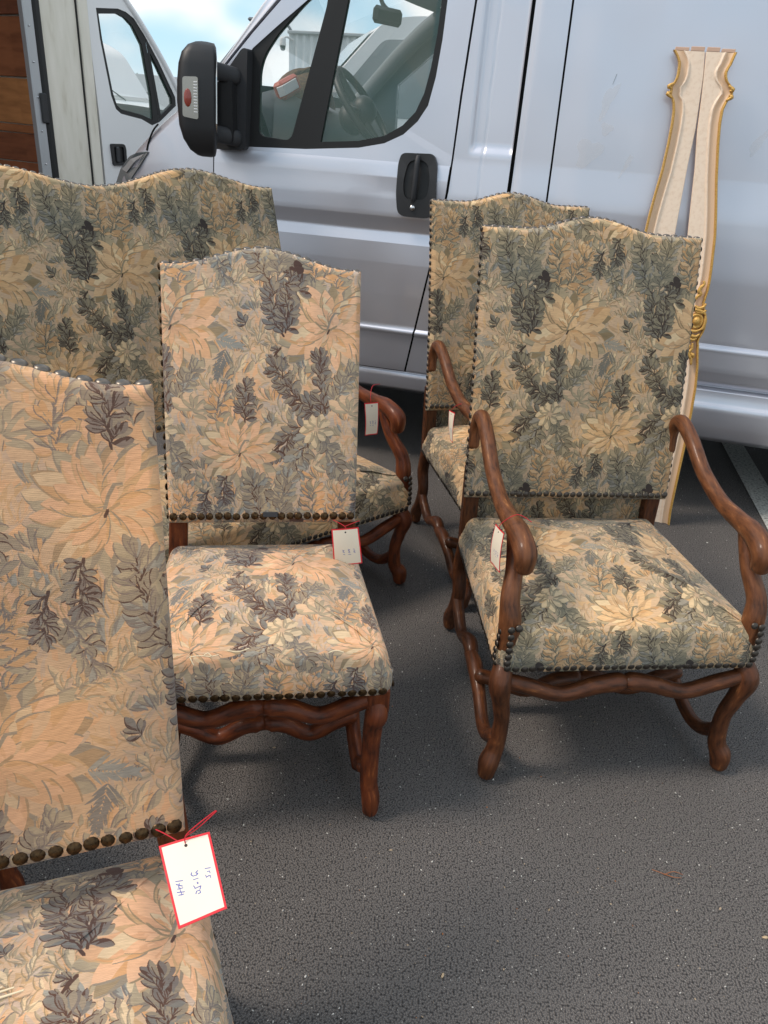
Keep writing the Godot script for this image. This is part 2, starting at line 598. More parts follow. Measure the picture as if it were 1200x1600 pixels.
func make_materials() -> void:
	paint_cloth()
	var green := [[191, 162, 131], [177, 156, 130], [196, 160, 118], [174, 144, 110], [134, 116, 88], [202, 168, 128], [188, 153, 115], [208, 182, 144], [162, 146, 118], [136, 125, 102], [106, 98, 83], [70, 58, 50], [148, 140, 125], [120, 113, 100], [182, 143, 102]]
	var faded := [[204, 172, 141], [188, 167, 149], [214, 168, 130], [192, 158, 120], [154, 134, 106], [222, 176, 140], [210, 163, 127], [212, 186, 151], [171, 154, 128], [147, 133, 115], [122, 112, 105], [92, 69, 60], [152, 148, 138], [126, 121, 114], [206, 157, 112]]
	var peach := []
	for k in 15:
		var q := []
		for ch in 3:
			q.append(lerpf(faded[k][ch], [222, 156, 104][ch], 0.06 if k == 11 else (0.18 if k > 7 else 0.36)))
		peach.append(q)
	var wn := weave_normal()
	for e in [["cloth_green", green, 3], ["cloth_faded", faded, 12], ["cloth_peach", peach, 15]]:
		var m := StandardMaterial3D.new()
		m.albedo_texture = cloth_texture(e[1], e[2])
		m.roughness = 0.93
		m.rim_enabled = true
		m.rim = 0.25
		m.metallic_specular = 0.25
		m.normal_enabled = true
		m.normal_texture = wn
		m.normal_scale = 0.6
		m.detail_enabled = false
		M[e[0]] = m
	# woods
	var wood := func(dark: Color, mid: Color, light: Color, seed: int) -> StandardMaterial3D:
		var m := StandardMaterial3D.new()
		m.albedo_texture = noise_tex(0.012, [[0.0, dark], [0.30, dark.lerp(mid, 0.75)], [0.5, mid], [0.8, mid.lerp(light, 0.25)], [1.0, light]], seed, FastNoiseLite.TYPE_SIMPLEX_SMOOTH, 512, 5)
		m.uv1_scale = Vector3(9, 2.2, 1)
		m.roughness = 0.62
		m.metallic_specular = 0.35
		m.clearcoat_enabled = true
		m.clearcoat = 0.16
		m.clearcoat_roughness = 0.16
		m.normal_enabled = true
		m.normal_texture = bump_tex(0.03, 4.0, seed + 5, FastNoiseLite.TYPE_SIMPLEX_SMOOTH, 512, 5)
		m.normal_scale = 0.42
		m.roughness_texture = noise_tex(0.02, [[0.0, Color(0.75, 0.75, 0.75)], [1.0, Color(1, 1, 1)]], seed + 8, FastNoiseLite.TYPE_SIMPLEX_SMOOTH, 256, 4)
		return m
	M.wood = wood.call(Color8(36, 20, 11), Color8(80, 44, 23), Color8(132, 82, 46), 3)
	M.wood_red = wood.call(Color8(42, 19, 9), Color8(94, 44, 20), Color8(146, 80, 38), 8)
	M.wood_worn = wood.call(Color8(42, 24, 14), Color8(98, 58, 33), Color8(158, 106, 66), 13)
	M.nail = plain(Color8(86, 70, 52), 0.34, 0.8)
	M.nail.albedo_texture = noise_tex(0.03, [[0.0, Color8(120, 108, 92)], [0.5, Color8(205, 190, 165)], [1.0, Color8(255, 240, 210)]], 4, FastNoiseLite.TYPE_SIMPLEX_SMOOTH, 128)
	M.nail_dark = plain(Color8(76, 70, 64), 0.38, 0.8)
	M.nail_top = plain(Color8(112, 104, 96), 0.36, 0.85)
	M.webbing = plain(Color8(58, 46, 36), 0.95)
	# van
	M.paint = plain(Color8(202, 203, 212), 0.33, 0.68)
	M.paint.clearcoat_enabled = true
	M.paint.clearcoat = 1.0
	M.paint.clearcoat_roughness = 0.06
	M.paint.roughness_texture = noise_tex(0.006, [[0.0, Color(0.7, 0.7, 0.7)], [1.0, Color(1, 1, 1)]], 21, FastNoiseLite.TYPE_SIMPLEX_SMOOTH, 512, 3)
	M.paint.roughness = 0.42
	M.paint.uv1_triplanar = true
	M.paint.uv1_scale = Vector3(0.7, 0.7, 0.7)
	M.black = plain(Color8(34, 34, 36), 0.5)
	M.black_soft = plain(Color8(46, 47, 50), 0.62)
	M.rubber = plain(Color8(18, 18, 19), 0.55)
	M.void = plain(Color8(10, 10, 10), 0.95)
	M.trim = plain(Color8(104, 110, 114), 0.8)
	M.dash = plain(Color8(62, 66, 70), 0.75)
	M.glass = StandardMaterial3D.new()
	M.glass.transparency = BaseMaterial3D.TRANSPARENCY_ALPHA
	M.glass.albedo_color = Color(0.72, 0.95, 0.86, 0.07)
	M.glass.roughness = 0.02
	M.white = plain(Color8(222, 222, 222), 0.45)
	M.white.clearcoat_enabled = true
	M.white.clearcoat = 0.5
	M.white_dirty = plain(Color8(226, 222, 212), 0.6)
	M.white_dirty.albedo_texture = noise_tex(0.01, [[0.0, Color8(226, 222, 212)], [0.35, Color8(244, 242, 236)], [1.0, Color8(255, 253, 250)]], 17, FastNoiseLite.TYPE_SIMPLEX_SMOOTH, 512, 5)
	M.white_dirty.uv1_triplanar = true
	M.white_dirty.uv1_scale = Vector3(2.2, 0.5, 2.2)
	M.alu = plain(Color8(170, 172, 174), 0.45, 0.6)
	M.lamp_clear = plain(Color8(150, 148, 142), 0.12, 0.7)
	M.lamp_red = plain(Color8(140, 42, 18), 0.1)
	M.lamp_red.clearcoat_enabled = true
	M.lens = plain(Color8(118, 122, 124), 0.12, 0.2)
	M.lens.clearcoat_enabled = true
	M.chrome = plain(Color8(200, 200, 200), 0.2, 1.0)
	M.cream = plain(Color8(250, 228, 206), 0.6)
	M.cream.albedo_texture = noise_tex(0.02, [[0.0, Color8(240, 234, 226)], [0.45, Color8(252, 250, 247)], [1.0, Color8(255, 255, 253)]], 6, FastNoiseLite.TYPE_SIMPLEX_SMOOTH, 512, 4)
	M.cream.uv1_triplanar = true
	M.cream.uv1_scale = Vector3(5, 5, 5)
	M.cream.normal_enabled = true
	M.cream.normal_texture = bump_tex(0.045, 4.0, 12, FastNoiseLite.TYPE_CELLULAR, 512)
	M.cream.normal_scale = 0.05
	M.tan_paint = plain(Color8(224, 192, 160), 0.62)
	M.gilt = plain(Color8(224, 192, 132), 0.52, 0.35)
	M.gilt.albedo_texture = noise_tex(0.05, [[0.0, Color8(120, 78, 40)], [0.35, Color8(235, 215, 170)], [1.0, Color8(255, 245, 210)]], 9, FastNoiseLite.TYPE_SIMPLEX_SMOOTH, 256, 4)
	M.gilt.uv1_triplanar = true
	M.gilt.uv1_scale = Vector3(14, 14, 14)
	M.raw_wood = plain(Color8(206, 172, 150), 0.85)
	M.thread = plain(Color8(232, 214, 180), 0.95)
	M.red = plain(Color8(190, 28, 44), 0.7)

# ------------------------------------------------------------------ chairs
func make_nail_mesh() -> void:
	var g := Geo.new()
	var seg := 10
	var ringr := [1.0, 0.93, 0.74, 0.42, 0.02]
	var ringy := [0.0, 0.20, 0.36, 0.47, 0.51]
	g.grid(seg + 1, 5, func(i: int, j: int) -> Vector3: return Vector3(cos(TAU * (i % seg) / seg) * ringr[j], ringy[j], sin(TAU * (i % seg) / seg) * ringr[j]),
		func(i: int, j: int) -> Vector2: return Vector2(0.5 + 0.3 * cos(TAU * i / seg) * ringr[j], 0.5 + 0.3 * sin(TAU * i / seg) * ringr[j]), true, Vector3.UP)
	nail_mesh = g.mesh()

func nail(parent: Node, at: Vector3, out: Vector3, r: float, mat: Material) -> void:
	var o := part("nail", nail_mesh, mat, parent)
	var y := (out + Vector3(rng.randf_range(-1, 1), rng.randf_range(-1, 1), rng.randf_range(-1, 1)) * 0.10).normalized()
	var x := Vector3.UP.cross(y)
	if x.length() < 0.1:
		x = Vector3.RIGHT
	x = x.normalized().rotated(y, rng.randf() * TAU)
	o.transform = Transform3D(Basis(x, y, x.cross(y)) * (r * rng.randf_range(0.93, 1.05)), at + Vector3(rng.randf_range(-1, 1), rng.randf_range(-1, 1), 0) * 0.0009)

# hump shapes: height of the top edge at u in -1..1, as a share of the hump
func hump(u: float, kind: String) -> float:
	if kind == "double":
		return 0.5 - 0.5 * cos(TAU * clampf(absf(u) / 0.98, 0, 1))
	var a := absf(u)
	if kind == "arm":
		return 0.5 + 0.5 * cos(PI * clampf(a / 0.62, 0, 1))
	return 0.5 + 0.5 * cos(PI * clampf(a / 0.9, 0, 1))

func edges(m: int, size: float, r: float) -> PackedFloat32Array:
	# samples in -1..1 that crowd at both ends
	var o := PackedFloat32Array()
	var e := r / size * 2.0
	for k in 6:
		o.append(-1.0 + e * (1.0 - cos(PI / 2 * k / 6.0)))
	for k in m + 1:
		o.append(lerpf(-1.0 + e, 1.0 - e, float(k) / m))
	for k in range(5, -1, -1):
		o.append(1.0 - e * (1.0 - cos(PI / 2 * k / 6.0)))
	return o

func back_panel(c: Dictionary, o: Node, mat: Material, uv: Vector2) -> void:
	var th: float = c.get("thick", 0.05)
	var r := 0.014
	var wob := FastNoiseLite.new()
	wob.seed = int(c.get("seed", 3)) + 40
	wob.frequency = 0.11
	var us := edges(c.get("across", 22), c.wu + c.wl, r)
	var vs := edges(26, c.yu - c.yl, r)
	var lean := Vector2(c.yu - c.yl, c.zu - c.zl).normalized()       # along the panel (y, z)
	var out := Vector3(0, -lean.y, lean.x)                             # its front
	var place := func(u: float, v: float, z: float) -> Vector3:
		var w := lerpf(c.wl, c.wu, v)
		var h: float = v * (c.yu - c.yl + (c.yh - c.yu) * hump(u, c.hump))
		var k: float = h / (c.yu - c.yl)
		# the back curves a little backwards towards its top
		return Vector3(w * u, c.yl + h, lerpf(c.zl, c.zu, k) + c.get("bow", 0.012) * sin(PI * clampf(k, 0, 1))) + out * z
	var prof := func(d: float) -> float:
		return 1.0 if d >= r else sqrt(maxf(0.0, 1.0 - pow(1.0 - d / r, 2.0)))
	var g := Geo.new()
	for s in [1.0, -1.0]:
		var f := func(i: int, j: int) -> Vector3:
			var u := us[i]
			var v := (vs[j] + 1.0) / 2.0
			var dx: float = (1.0 - absf(u)) * lerpf(c.wl, c.wu, v)
			var dy: float = minf(v, 1.0 - v) * (c.yu - c.yl)
			var e: float = minf(prof.call(dx), prof.call(dy))
			var puff: float = ((0.010 + wob.get_noise_2d(u * 9.0, v * 14.0) * 0.010) * (1.0 - pow(absf(u), 2.4)) * sin(PI * v) + wob.get_noise_2d(u * 40.0, v * 22.0 + 30.0) * 0.0016) if s > 0 else 0.0
			return place.call(u, v, s * th / 2.0 * e + puff * e)
		g.grid(us.size(), vs.size(), f, func(i: int, j: int) -> Vector2:
			var v := (vs[j] + 1.0) / 2.0
			return Vector2(lerpf(c.wl, c.wu, v) * us[i] / 0.35 + uv.x, uv.y - (c.yl + v * (c.yu - c.yl) + v * (c.yh - c.yu) * hump(us[i], c.hump)) / 0.535),
			false, out * s)
	var p := part("back_panel", g.mesh(), mat, o)
	# a row of nails along the foot of the panel, on its face; along its sides and top, on the edge
	var nr: float = c.nr
	var step: float = c.step
	var nm: Material = c.nail_mat
	var cnt := int(2.0 * c.wl / step)
	for k in cnt:
		var u := (k + 0.5) / cnt * 2.0 - 1.0
		nail(p, place.call(u * 0.985, 0.016 / (c.yu - c.yl), th / 2.0 - 0.0005), out, nr, nm)
	if c.get("side_nails", true):
		var m := int((c.yu - c.yl) / (step * 1.06))
		for k in m:
			for s in [-1.0, 1.0]:
				var v := (k + 0.7) / m
				if c.get("one_side", 0.0) == -s:
					continue
				nail(p, place.call(s * (1.0 + 0.0005 / c.wu), v, 0.004), Vector3(s, 0, 0), nr * 0.85, nm)
	var m2 := int(2.0 * c.wu / (step * 1.05))
	for k in m2:
		var u := (k + 0.5) / m2 * 2.0 - 1.0
		var q: Vector3 = place.call(u, 1.0, 0.0)
		var q2: Vector3 = place.call(minf(u + 0.02, 1), 1.0, 0.0)
		var tg := q2 - q
		nail(p, q + Vector3(0, 0.0005, 0), Vector3(-tg.y, tg.x, 0).normalized() if tg.x > 0.0001 else Vector3.UP, nr * 1.08, M.nail_top)

func seat_cushion(c: Dictionary, o: Node, mat: Material, uv: Vector2) -> void:
	var pl := PackedVector2Array()
	var cr := 0.03
	var corners := [Vector2(c.ws, c.zs), Vector2(-c.ws, c.zs), Vector2(-c.wr, c.zr), Vector2(c.wr, c.zr)]
	var cs := 7
	var straight: int = c.get("seat_cuts", 12)
	for k in 4:
		var a: Vector2 = corners[k]
		var prev: Vector2 = corners[(k + 3) % 4]
		var nxt: Vector2 = corners[(k + 1) % 4]
		var d0 := (prev - a).normalized()
		var d1 := (nxt - a).normalized()
		for s in cs + 1:
			var u := float(s) / cs
			var b0 := a + d0 * cr
			var b1 := a + d1 * cr
			pl.append(b0.lerp(a, u).lerp(a.lerp(b1, u), u))
		var e0 := a + d1 * cr
		var e1 := nxt - d1 * cr
		for s in range(1, straight):
			pl.append(e0.lerp(e1, float(s) / straight))
	var m := pl.size()
	var sag := FastNoiseLite.new()
	sag.seed = int(c.get("seed", 3))
	sag.frequency = 0.12
	var mid := Vector2(0, (c.zs + c.zr) / 2.0)
	var rr := 0.035
	var wall := 7
	var roundk := 7
	var top := 16
	var pts_uv := {}
	var nrm := func(i: int) -> Vector2:
		var d: Vector2 = pl[(i + 1) % m] - pl[(i + m - 1) % m]
		var q := Vector2(d.y, -d.x).normalized()
		return q if q.dot(pl[i % m] - mid) > 0 else -q
	var info := func(i: int, j: int) -> Array:
		var p: Vector2 = pl[i % m]
		var q: Vector2 = nrm.call(i % m)
		var hgt: float = c.yw - rr - c.yb
		if j < wall:
			var u := float(j) / wall
			var pucker: float = sag.get_noise_2d(i * 9.0, j * 3.0) * 0.004 * sin(PI * u)
			return [p + q * (0.012 * sin(PI * (0.25 + 0.75 * u)) + pucker), c.yb + hgt * u, hgt * (1 - u) + rr, q]
		if j < wall + roundk:
			var a := PI / 2 * (j - wall) / roundk
			var dome0: float = 0.0
			return [p - q * rr * (1 - cos(a)), c.yw - rr + rr * sin(a) * 0.96 + dome0, rr * (1 - a / (PI / 2)) , q]
		var u2 := 1.0 - float(j - wall - roundk) / top
		var p2 := mid + (p - q * rr - mid) * u2
		var bumpy: float = (sag.get_noise_2d(p2.x * 60.0, p2.y * 60.0) * 0.016 + sag.get_noise_2d(p2.x * 190.0 + 50.0, p2.y * 70.0) * 0.0035) * (1.0 - pow(u2, 6.0))
		return [p2, c.yw - rr * 0.04 + (c.yd - c.yw) * (1.0 - pow(u2, 2.3)) + bumpy, 0.0, q]
	var g := Geo.new()
	g.grid(m + 1, wall + roundk + top + 1, func(i: int, j: int) -> Vector3:
		var q: Array = info.call(i, j)
		return Vector3(q[0].x, q[1], q[0].y),
		func(i: int, j: int) -> Vector2:
			var q: Array = info.call(i, j)
			var w: Vector2 = q[0] + q[3] * q[2]
			return Vector2(w.x / 0.35 + uv.x, w.y / 0.535 + uv.y), true)
	var p := part("seat", g.mesh(), mat, o)
	var nr: float = c.nr
	var step: float = c.step
	var y0: float = c.yb + 0.010
	var cnt := int(2.0 * c.ws / step)
	for k in cnt:
		nail(p, Vector3(((k + 0.5) / cnt * 2.0 - 1.0) * c.ws * 0.985, y0, c.zs + 0.0096), Vector3.BACK, nr, c.nail_mat)
	var sides := int((c.zs - c.zr) / step)
	for k in sides:
		var u := (k + 0.8) / (sides + 0.5)
		for s in [-1.0, 1.0]:
			var x := lerpf(c.ws, c.wr, u) + 0.0092
			nail(p, Vector3(s * x, y0, lerpf(c.zs, c.zr, u)), Vector3(s, 0, 0), nr * 0.92, c.nail_mat)
	if c.get("corner_nails", false):
		for s in [-1.0, 1.0]:
			for k in 6:
				nail(p, Vector3(s * (c.ws - 0.010), y0 + 0.0165 * (k + 1), c.zs + 0.0118 - 0.0004 * k * k * 0.6), Vector3(0, 0.03 * k, 1), nr, c.nail_mat)
				nail(p, Vector3(s * (c.ws + 0.0112 - 0.0003 * k * k), y0 + 0.0165 * (k + 1), c.zs - 0.018), Vector3(s, 0, 0), nr * 0.92, c.nail_mat)
			nail(p, Vector3(s * (c.ws - 0.028), y0 + 0.0165 * 6.2, c.zs + 0.004), Vector3(0, 0.35, 1), nr, c.nail_mat)
	# the rail that the cover is nailed to
	var fr := Geo.new()
	fr.box(Transform3D(Basis.IDENTITY, Vector3(0, c.yb + 0.012, (c.zs + c.zr) / 2.0)), Vector3(2 * c.wr - 0.03, 0.022, c.zs - c.zr - 0.03), 0.004)
	part("seat_frame", fr.mesh(), M.webbing, o)

func bone(points: Array, radii: Array, called: String, mat: Material, o: Node, flat := 1.0) -> MeshInstance3D:
	var g := Geo.new()
	g.tube(points, radii, 14, 7, true, flat)
	return part(called, g.mesh(), mat, o)

func underframe(c: Dictionary, o: Node, mat: Material) -> void:
	var wf: float = c.wf
	var zf: float = c.zf
	var yt: float = c.yb
	for s in [-1.0, 1.0]:
		if c.get("block", false):
			# square block under the seat, a scroll knob on its foot, a straight bone below
			var bl := Geo.new()
			bl.box(Transform3D(Basis.IDENTITY, Vector3(s * (wf + 0.004), yt - 0.026, zf - 0.004)), Vector3(0.046, 0.062, 0.044), 0.004)
			part("leg_block", bl.mesh(), mat, o)
			bone([Vector3(s * (wf + 0.004), yt - 0.045, zf + 0.004), Vector3(s * (wf + 0.002), yt - 0.066, zf + 0.011), Vector3(s * (wf - 0.002), yt - 0.095, zf + 0.006), Vector3(s * (wf - 0.004), yt * 0.52, zf + 0.008), Vector3(s * (wf - 0.004), yt * 0.28, zf + 0.012), Vector3(s * (wf + 0.001), 0.055, zf + 0.020), Vector3(s * (wf + 0.002), 0.020, zf + 0.022)],
				[0.023, 0.0255, 0.0215, 0.020, 0.0205, 0.0215, 0.0185], "front_leg", mat, o, 0.95)
		else:
			# shaped like a sheep's bone: knob, waist, foot
			bone([Vector3(s * wf * 0.985, yt - 0.004, zf - 0.016), Vector3(s * (wf + 0.003), yt - 0.035, zf + 0.004), Vector3(s * (wf - 0.008), yt * 0.70, zf), Vector3(s * (wf - 0.018), yt * 0.52, zf - 0.006),
				Vector3(s * (wf - 0.014), yt * 0.28, zf - 0.006), Vector3(s * wf, 0.050, zf + 0.004), Vector3(s * (wf + 0.003), 0.021, zf + 0.006)], [0.024, 0.027, 0.0205, 0.019, 0.0215, 0.0255, 0.022], "front_leg", mat, o, 0.95)
		# rear leg runs up into the square post behind the seat
		var wr: float = c.wr
		bone([Vector3(s * (wr - 0.008), yt + 0.01, c.zr + 0.012), Vector3(s * (wr - 0.006), yt * 0.75, c.zr - 0.004), Vector3(s * (wr - 0.008), yt * 0.52, c.zr + 0.012), Vector3(s * (wr - 0.006), yt * 0.3, c.zr - 0.006), Vector3(s * (wr - 0.004), 0.05, c.zr - 0.03), Vector3(s * (wr - 0.004), 0.019, c.zr - 0.032)],
			[0.021, 0.021, 0.0195, 0.021, 0.023, 0.020], "rear_leg", mat, o)
		var g := Geo.new()
		var top := Vector3(s * (c.wl - 0.023), c.yl + 0.08, c.zl - 0.012 + (c.zu - c.zl) * 0.08 / (c.yu - c.yl))
		var foot := Vector3(s * (wr - 0.012), yt - 0.015, c.zr + 0.010)
		var ax := (top - foot).normalized()
		var bx := Vector3.RIGHT - ax * ax.x
		g.box(Transform3D(Basis(bx.normalized(), ax, bx.normalized().cross(ax)), (top + foot) / 2.0), Vector3(0.042, top.distance_to(foot), 0.034), 0.004)
		part("back_post", g.mesh(), mat, o)
		# side stretcher: two bones that meet in a swelling
		bone([Vector3(s * (wf - 0.012), 0.115, zf - 0.012), Vector3(s * (wf - 0.012), 0.062, zf - 0.075), Vector3(s * (wf - 0.015), 0.052, 0.125), Vector3(s * (wf - 0.02), 0.078, 0.055), Vector3(s * (wf - 0.022), 0.108, -0.020), Vector3(s * (wf - 0.022), 0.108, -0.075)],
			[0.018, 0.017, 0.0165, 0.017, 0.021, 0.018], "side_stretcher", mat, o)
		bone([Vector3(s * (wf - 0.022), 0.100, -0.055), Vector3(s * (wf - 0.024), 0.122, -0.105), Vector3(s * (wr - 0.006), 0.088, -0.19), Vector3(s * (wr - 0.006), 0.112, -0.25), Vector3(s * (wr - 0.006), 0.15, c.zr + 0.004)],
			[0.016, 0.021, 0.0165, 0.0165, 0.017], "side_stretcher", mat, o)
	# cross bars, each with a notch in the middle
	var bars := [["front_stretcher", yt - 0.036, yt - 0.070, zf - 0.002, wf - 0.008], ["cross_stretcher", 0.112, 0.070, 0.035, wf - 0.022]]
	var legs: int = c.get("bays", 1)
	for b in bars:
		for bay in legs:
			var x0: float = -b[4] + 2.0 * b[4] * bay / legs
			var x1: float = -b[4] + 2.0 * b[4] * (bay + 1) / legs
			var xm := (x0 + x1) / 2.0
			var g := Geo.new()
			for s in [-1.0, 1.0]:
				var xe := x1 if s > 0 else x0
				var w := absf(xe - xm)
				g.tube([Vector3(xe, b[1] + 0.008, b[3]), Vector3(xm + s * w * 0.80, b[1] - 0.010, b[3]), Vector3(xm + s * w * 0.52, b[2], b[3]), Vector3(xm + s * w * 0.24, b[1] - 0.012, b[3]), Vector3(xm + s * 0.016, b[1] - 0.004, b[3]), Vector3(xm - s * 0.004, b[1] - 0.014, b[3])],
					[0.018, 0.0195, 0.0185, 0.0205, 0.0230, 0.011], 14, 7, true)
			part(b[0], g.mesh(), mat, o)

func armrests(c: Dictionary, o: Node, mat: Material, sides := [-1.0, 1.0]) -> void:
	for s in sides:
		var x: float = c.arm_x
		bone([Vector3(s * (x + 0.004), 0.627 + c.arm_y, -0.290), Vector3(s * (x + 0.004), 0.682 + c.arm_y, -0.292), Vector3(s * (x + 0.003), 0.717 + c.arm_y, -0.258), Vector3(s * (x + 0.003), 0.694 + c.arm_y, -0.185), Vector3(s * (x + 0.004), 0.644 + c.arm_y, -0.10),
			Vector3(s * (x + 0.005), 0.612 + c.arm_y, 0.0), Vector3(s * (x + 0.005), 0.606 + c.arm_y, 0.09), Vector3(s * (x + 0.003), 0.606 + c.arm_y, 0.16), Vector3(s * x, 0.588 + c.arm_y, 0.213), Vector3(s * x, 0.556 + c.arm_y, 0.218)],
			[0.0175, 0.0175, 0.0195, 0.0188, 0.0185, 0.019, 0.0215, 0.0248, 0.0258, 0.022], "armrest", mat, o, 1.0)
		bone([Vector3(s * (c.ws - 0.016), c.yw - 0.055, c.zs - 0.022), Vector3(s * (c.ws - 0.014), c.yw + 0.01, c.zs - 0.024), Vector3(s * (c.ws - 0.012), c.yw + 0.055, c.zs - 0.040), Vector3(s * (x + 0.006), c.yw + 0.105, c.zs - 0.075), Vector3(s * (x + 0.003), c.yw + 0.150, c.zs - 0.105), Vector3(s * (x + 0.003), 0.602 + c.arm_y, c.zs - 0.125)],
			[0.0245, 0.0245, 0.0215, 0.0195, 0.018, 0.018], "arm_support", mat, o, 1.0)

func side_chair(label: String, at: Vector3, turn: float, uvb: Vector2, uvs: Vector2, cover: String) -> Node3D:
	var o := thing("side_chair", label, "chair", at, turn)
	var c := {wu = 0.225, wl = 0.216, yu = 1.063, yh = 1.102, yl = 0.517, zu = -0.394, zl = -0.192, ws = 0.252, wr = 0.222, zs = 0.222, zr = -0.235, yb = 0.343, yw = 0.447, yd = 0.492,
		wf = 0.229, zf = 0.205, block = true, hump = "plain", nr = 0.0098, step = 0.0205, nail_mat = M.nail, thick = 0.045, one_side = -1.0}
	c.seed = int(absf(uvb.x) * 100.0)
	back_panel(c, o, M[cover], uvb)
	seat_cushion(c, o, M.cloth_faded, uvs)
	underframe(c, o, M.wood_red)
	return o

func armchair(label: String, at: Vector3, turn: float, uvb: Vector2, uvs: Vector2) -> Node3D:
	var o := thing("armchair", label, "armchair", at, turn)
	var c := {wu = 0.289, wl = 0.287, yu = 1.160, yh = 1.193, yl = 0.481, zu = -0.420, zl = -0.277, ws = 0.297, wr = 0.272, zs = 0.255, zr = -0.305, yb = 0.314, yw = 0.418, yd = 0.470,
		wf = 0.290, zf = 0.258, hump = "arm", nr = 0.0088, step = 0.0190, nail_mat = M.nail_dark, corner_nails = true, arm_x = 0.268, arm_y = 0.0}
	back_panel(c, o, M.cloth_green, uvb)
	seat_cushion(c, o, M.cloth_green, uvs)
	underframe(c, o, M.wood)
	armrests(c, o, M.wood_worn)
	var g := Geo.new()
	for e in [[0.0, Vector3.BACK], [0.005, Vector3.FORWARD]]:
		g.grid(13, 5, func(i: int, j: int) -> Vector3: return Vector3(lerpf(-1, 1, i / 12.0) * (c.wl - 0.025), 0.37 + 0.155 * j / 4.0, c.zl - 0.022 - 0.030 * j / 4.0 - e[0]),
			func(i: int, j: int) -> Vector2: return Vector2(lerpf(-1, 1, i / 12.0) * c.wl / 0.35 + 0.3, 0.8 - 0.155 * j / 4.0 / 0.535), false, e[1])
	part("rear_cover", g.mesh(), M.cloth_green, o)
	return o

func settee(label: String, at: Vector3, turn: float) -> Node3D:
	var o := thing("settee", label, "settee", at, turn)
	var c := {wu = 0.566, wl = 0.575, yu = 1.165, yh = 1.214, yl = 0.475, zu = -0.439, zl = -0.262, ws = 0.650, wr = 0.600, zs = 0.265, zr = -0.300, yb = 0.279, yw = 0.395, yd = 0.455,
		wf = 0.630, zf = 0.262, hump = "double", nr = 0.0088, step = 0.0195, nail_mat = M.nail_dark, corner_nails = true, arm_x = 0.618, arm_y = -0.012, across = 44, seat_cuts = 22, bays = 2, side_nails = false}
	back_panel(c, o, M.cloth_green, Vector2(0.60, 0.20))
	seat_cushion(c, o, M.cloth_green, Vector2(0.1, 0.3))
	underframe(c, o, M.wood_red)
	bone([Vector3(0, c.yb - 0.004, c.zf - 0.016), Vector3(0, c.yb - 0.04, c.zf + 0.004), Vector3(0, 0.14, c.zf - 0.006), Vector3(0, 0.045, c.zf + 0.004), Vector3(0, 0.019, c.zf + 0.006)], [0.024, 0.027, 0.0195, 0.025, 0.0215], "front_leg", M.wood_red, o)
	armrests(c, o, M.wood_red)
	return o

# ------------------------------------------------------------------ price tags
func tag_texture(lines: Array, seed: int) -> ImageTexture:
	var w := 264
	var h := 400
	var im := Image.create(w, h, false, Image.FORMAT_RGB8)
	im.fill(Color8(222, 40, 52))
	im.fill_rect(Rect2i(12, 12, w - 24, h - 24), Color8(236, 226, 206))
	var ink := Color8(96, 102, 168)
	for y in range(24, 52):
		for x in range(w / 2 - 12, w / 2 + 12):
			var d := Vector2(x - w / 2.0, y - 38.0).length()
			if d < 8.5:
				im.set_pixel(x, y, Color8(40, 24, 24))
	for l in lines:
		for k in l.size() - 1:
			var a := Vector2(l[k][0] * w, l[k][1] * h)
			var b := Vector2(l[k + 1][0] * w, l[k + 1][1] * h)
			for s in 40:
				var p := a.lerp(b, s / 39.0)
				im.fill_rect(Rect2i(int(p.x) - 2, int(p.y) - 2, 4, 4), ink)
	im.generate_mipmaps()
	return ImageTexture.create_from_image(im)

func price_tag(label: String, corners: Array, lines: Array, strings: Array, seed: int) -> void:
	var mid: Vector3 = (corners[0] + corners[1] + corners[2] + corners[3]) / 4.0
	var o := thing("price_tag", label, "price tag", mid)
	var g := Geo.new()
	var face: Vector3 = (corners[1] - corners[0]).cross(corners[3] - corners[0]).normalized()
	var eye := Vector3(0, 1.36, 0) - mid
	if face.dot(eye) < 0:
		face = -face
	var q := []
	for c in corners:
		q.append(c - mid)
	# a card with a slight curl, in strips from top to bottom
	var m := 8
	var at := func(u: float, v: float) -> Vector3:
		var a: Vector3 = q[0].lerp(q[1], u)
		var b: Vector3 = q[3].lerp(q[2], u)
		return a.lerp(b, v) + face * (0.0035 * sin(PI * v) + 0.0015 * sin(PI * u) + 0.0012 * sin(5.0 * u + 3.0 * v) * v)
	g.grid(m + 1, m + 1, func(i: int, j: int) -> Vector3: return at.call(float(i) / m, float(j) / m) + face * 0.0005, func(i: int, j: int) -> Vector2: return Vector2(float(i) / m, float(j) / m), false, face)
	var mat := StandardMaterial3D.new()
	mat.albedo_texture = tag_texture(lines, seed)
	mat.roughness = 0.6
	part("card", g.mesh(), mat, o)
	var b := Geo.new()
	b.grid(m + 1, m + 1, func(i: int, j: int) -> Vector3: return at.call(float(i) / m, float(j) / m) - face * 0.0005, func(i: int, j: int) -> Vector2: return Vector2.ZERO, false, -face)
	part("card_back", b.mesh(), M.red, o)
	var s := Geo.new()
	for l in strings:
		var p := []
		var r := []
		for k in l:
			p.append(k - mid)
			r.append(0.0008)
		s.tube(p, r, 6, 5, true)
	part("string", s.mesh(), M.red, o)

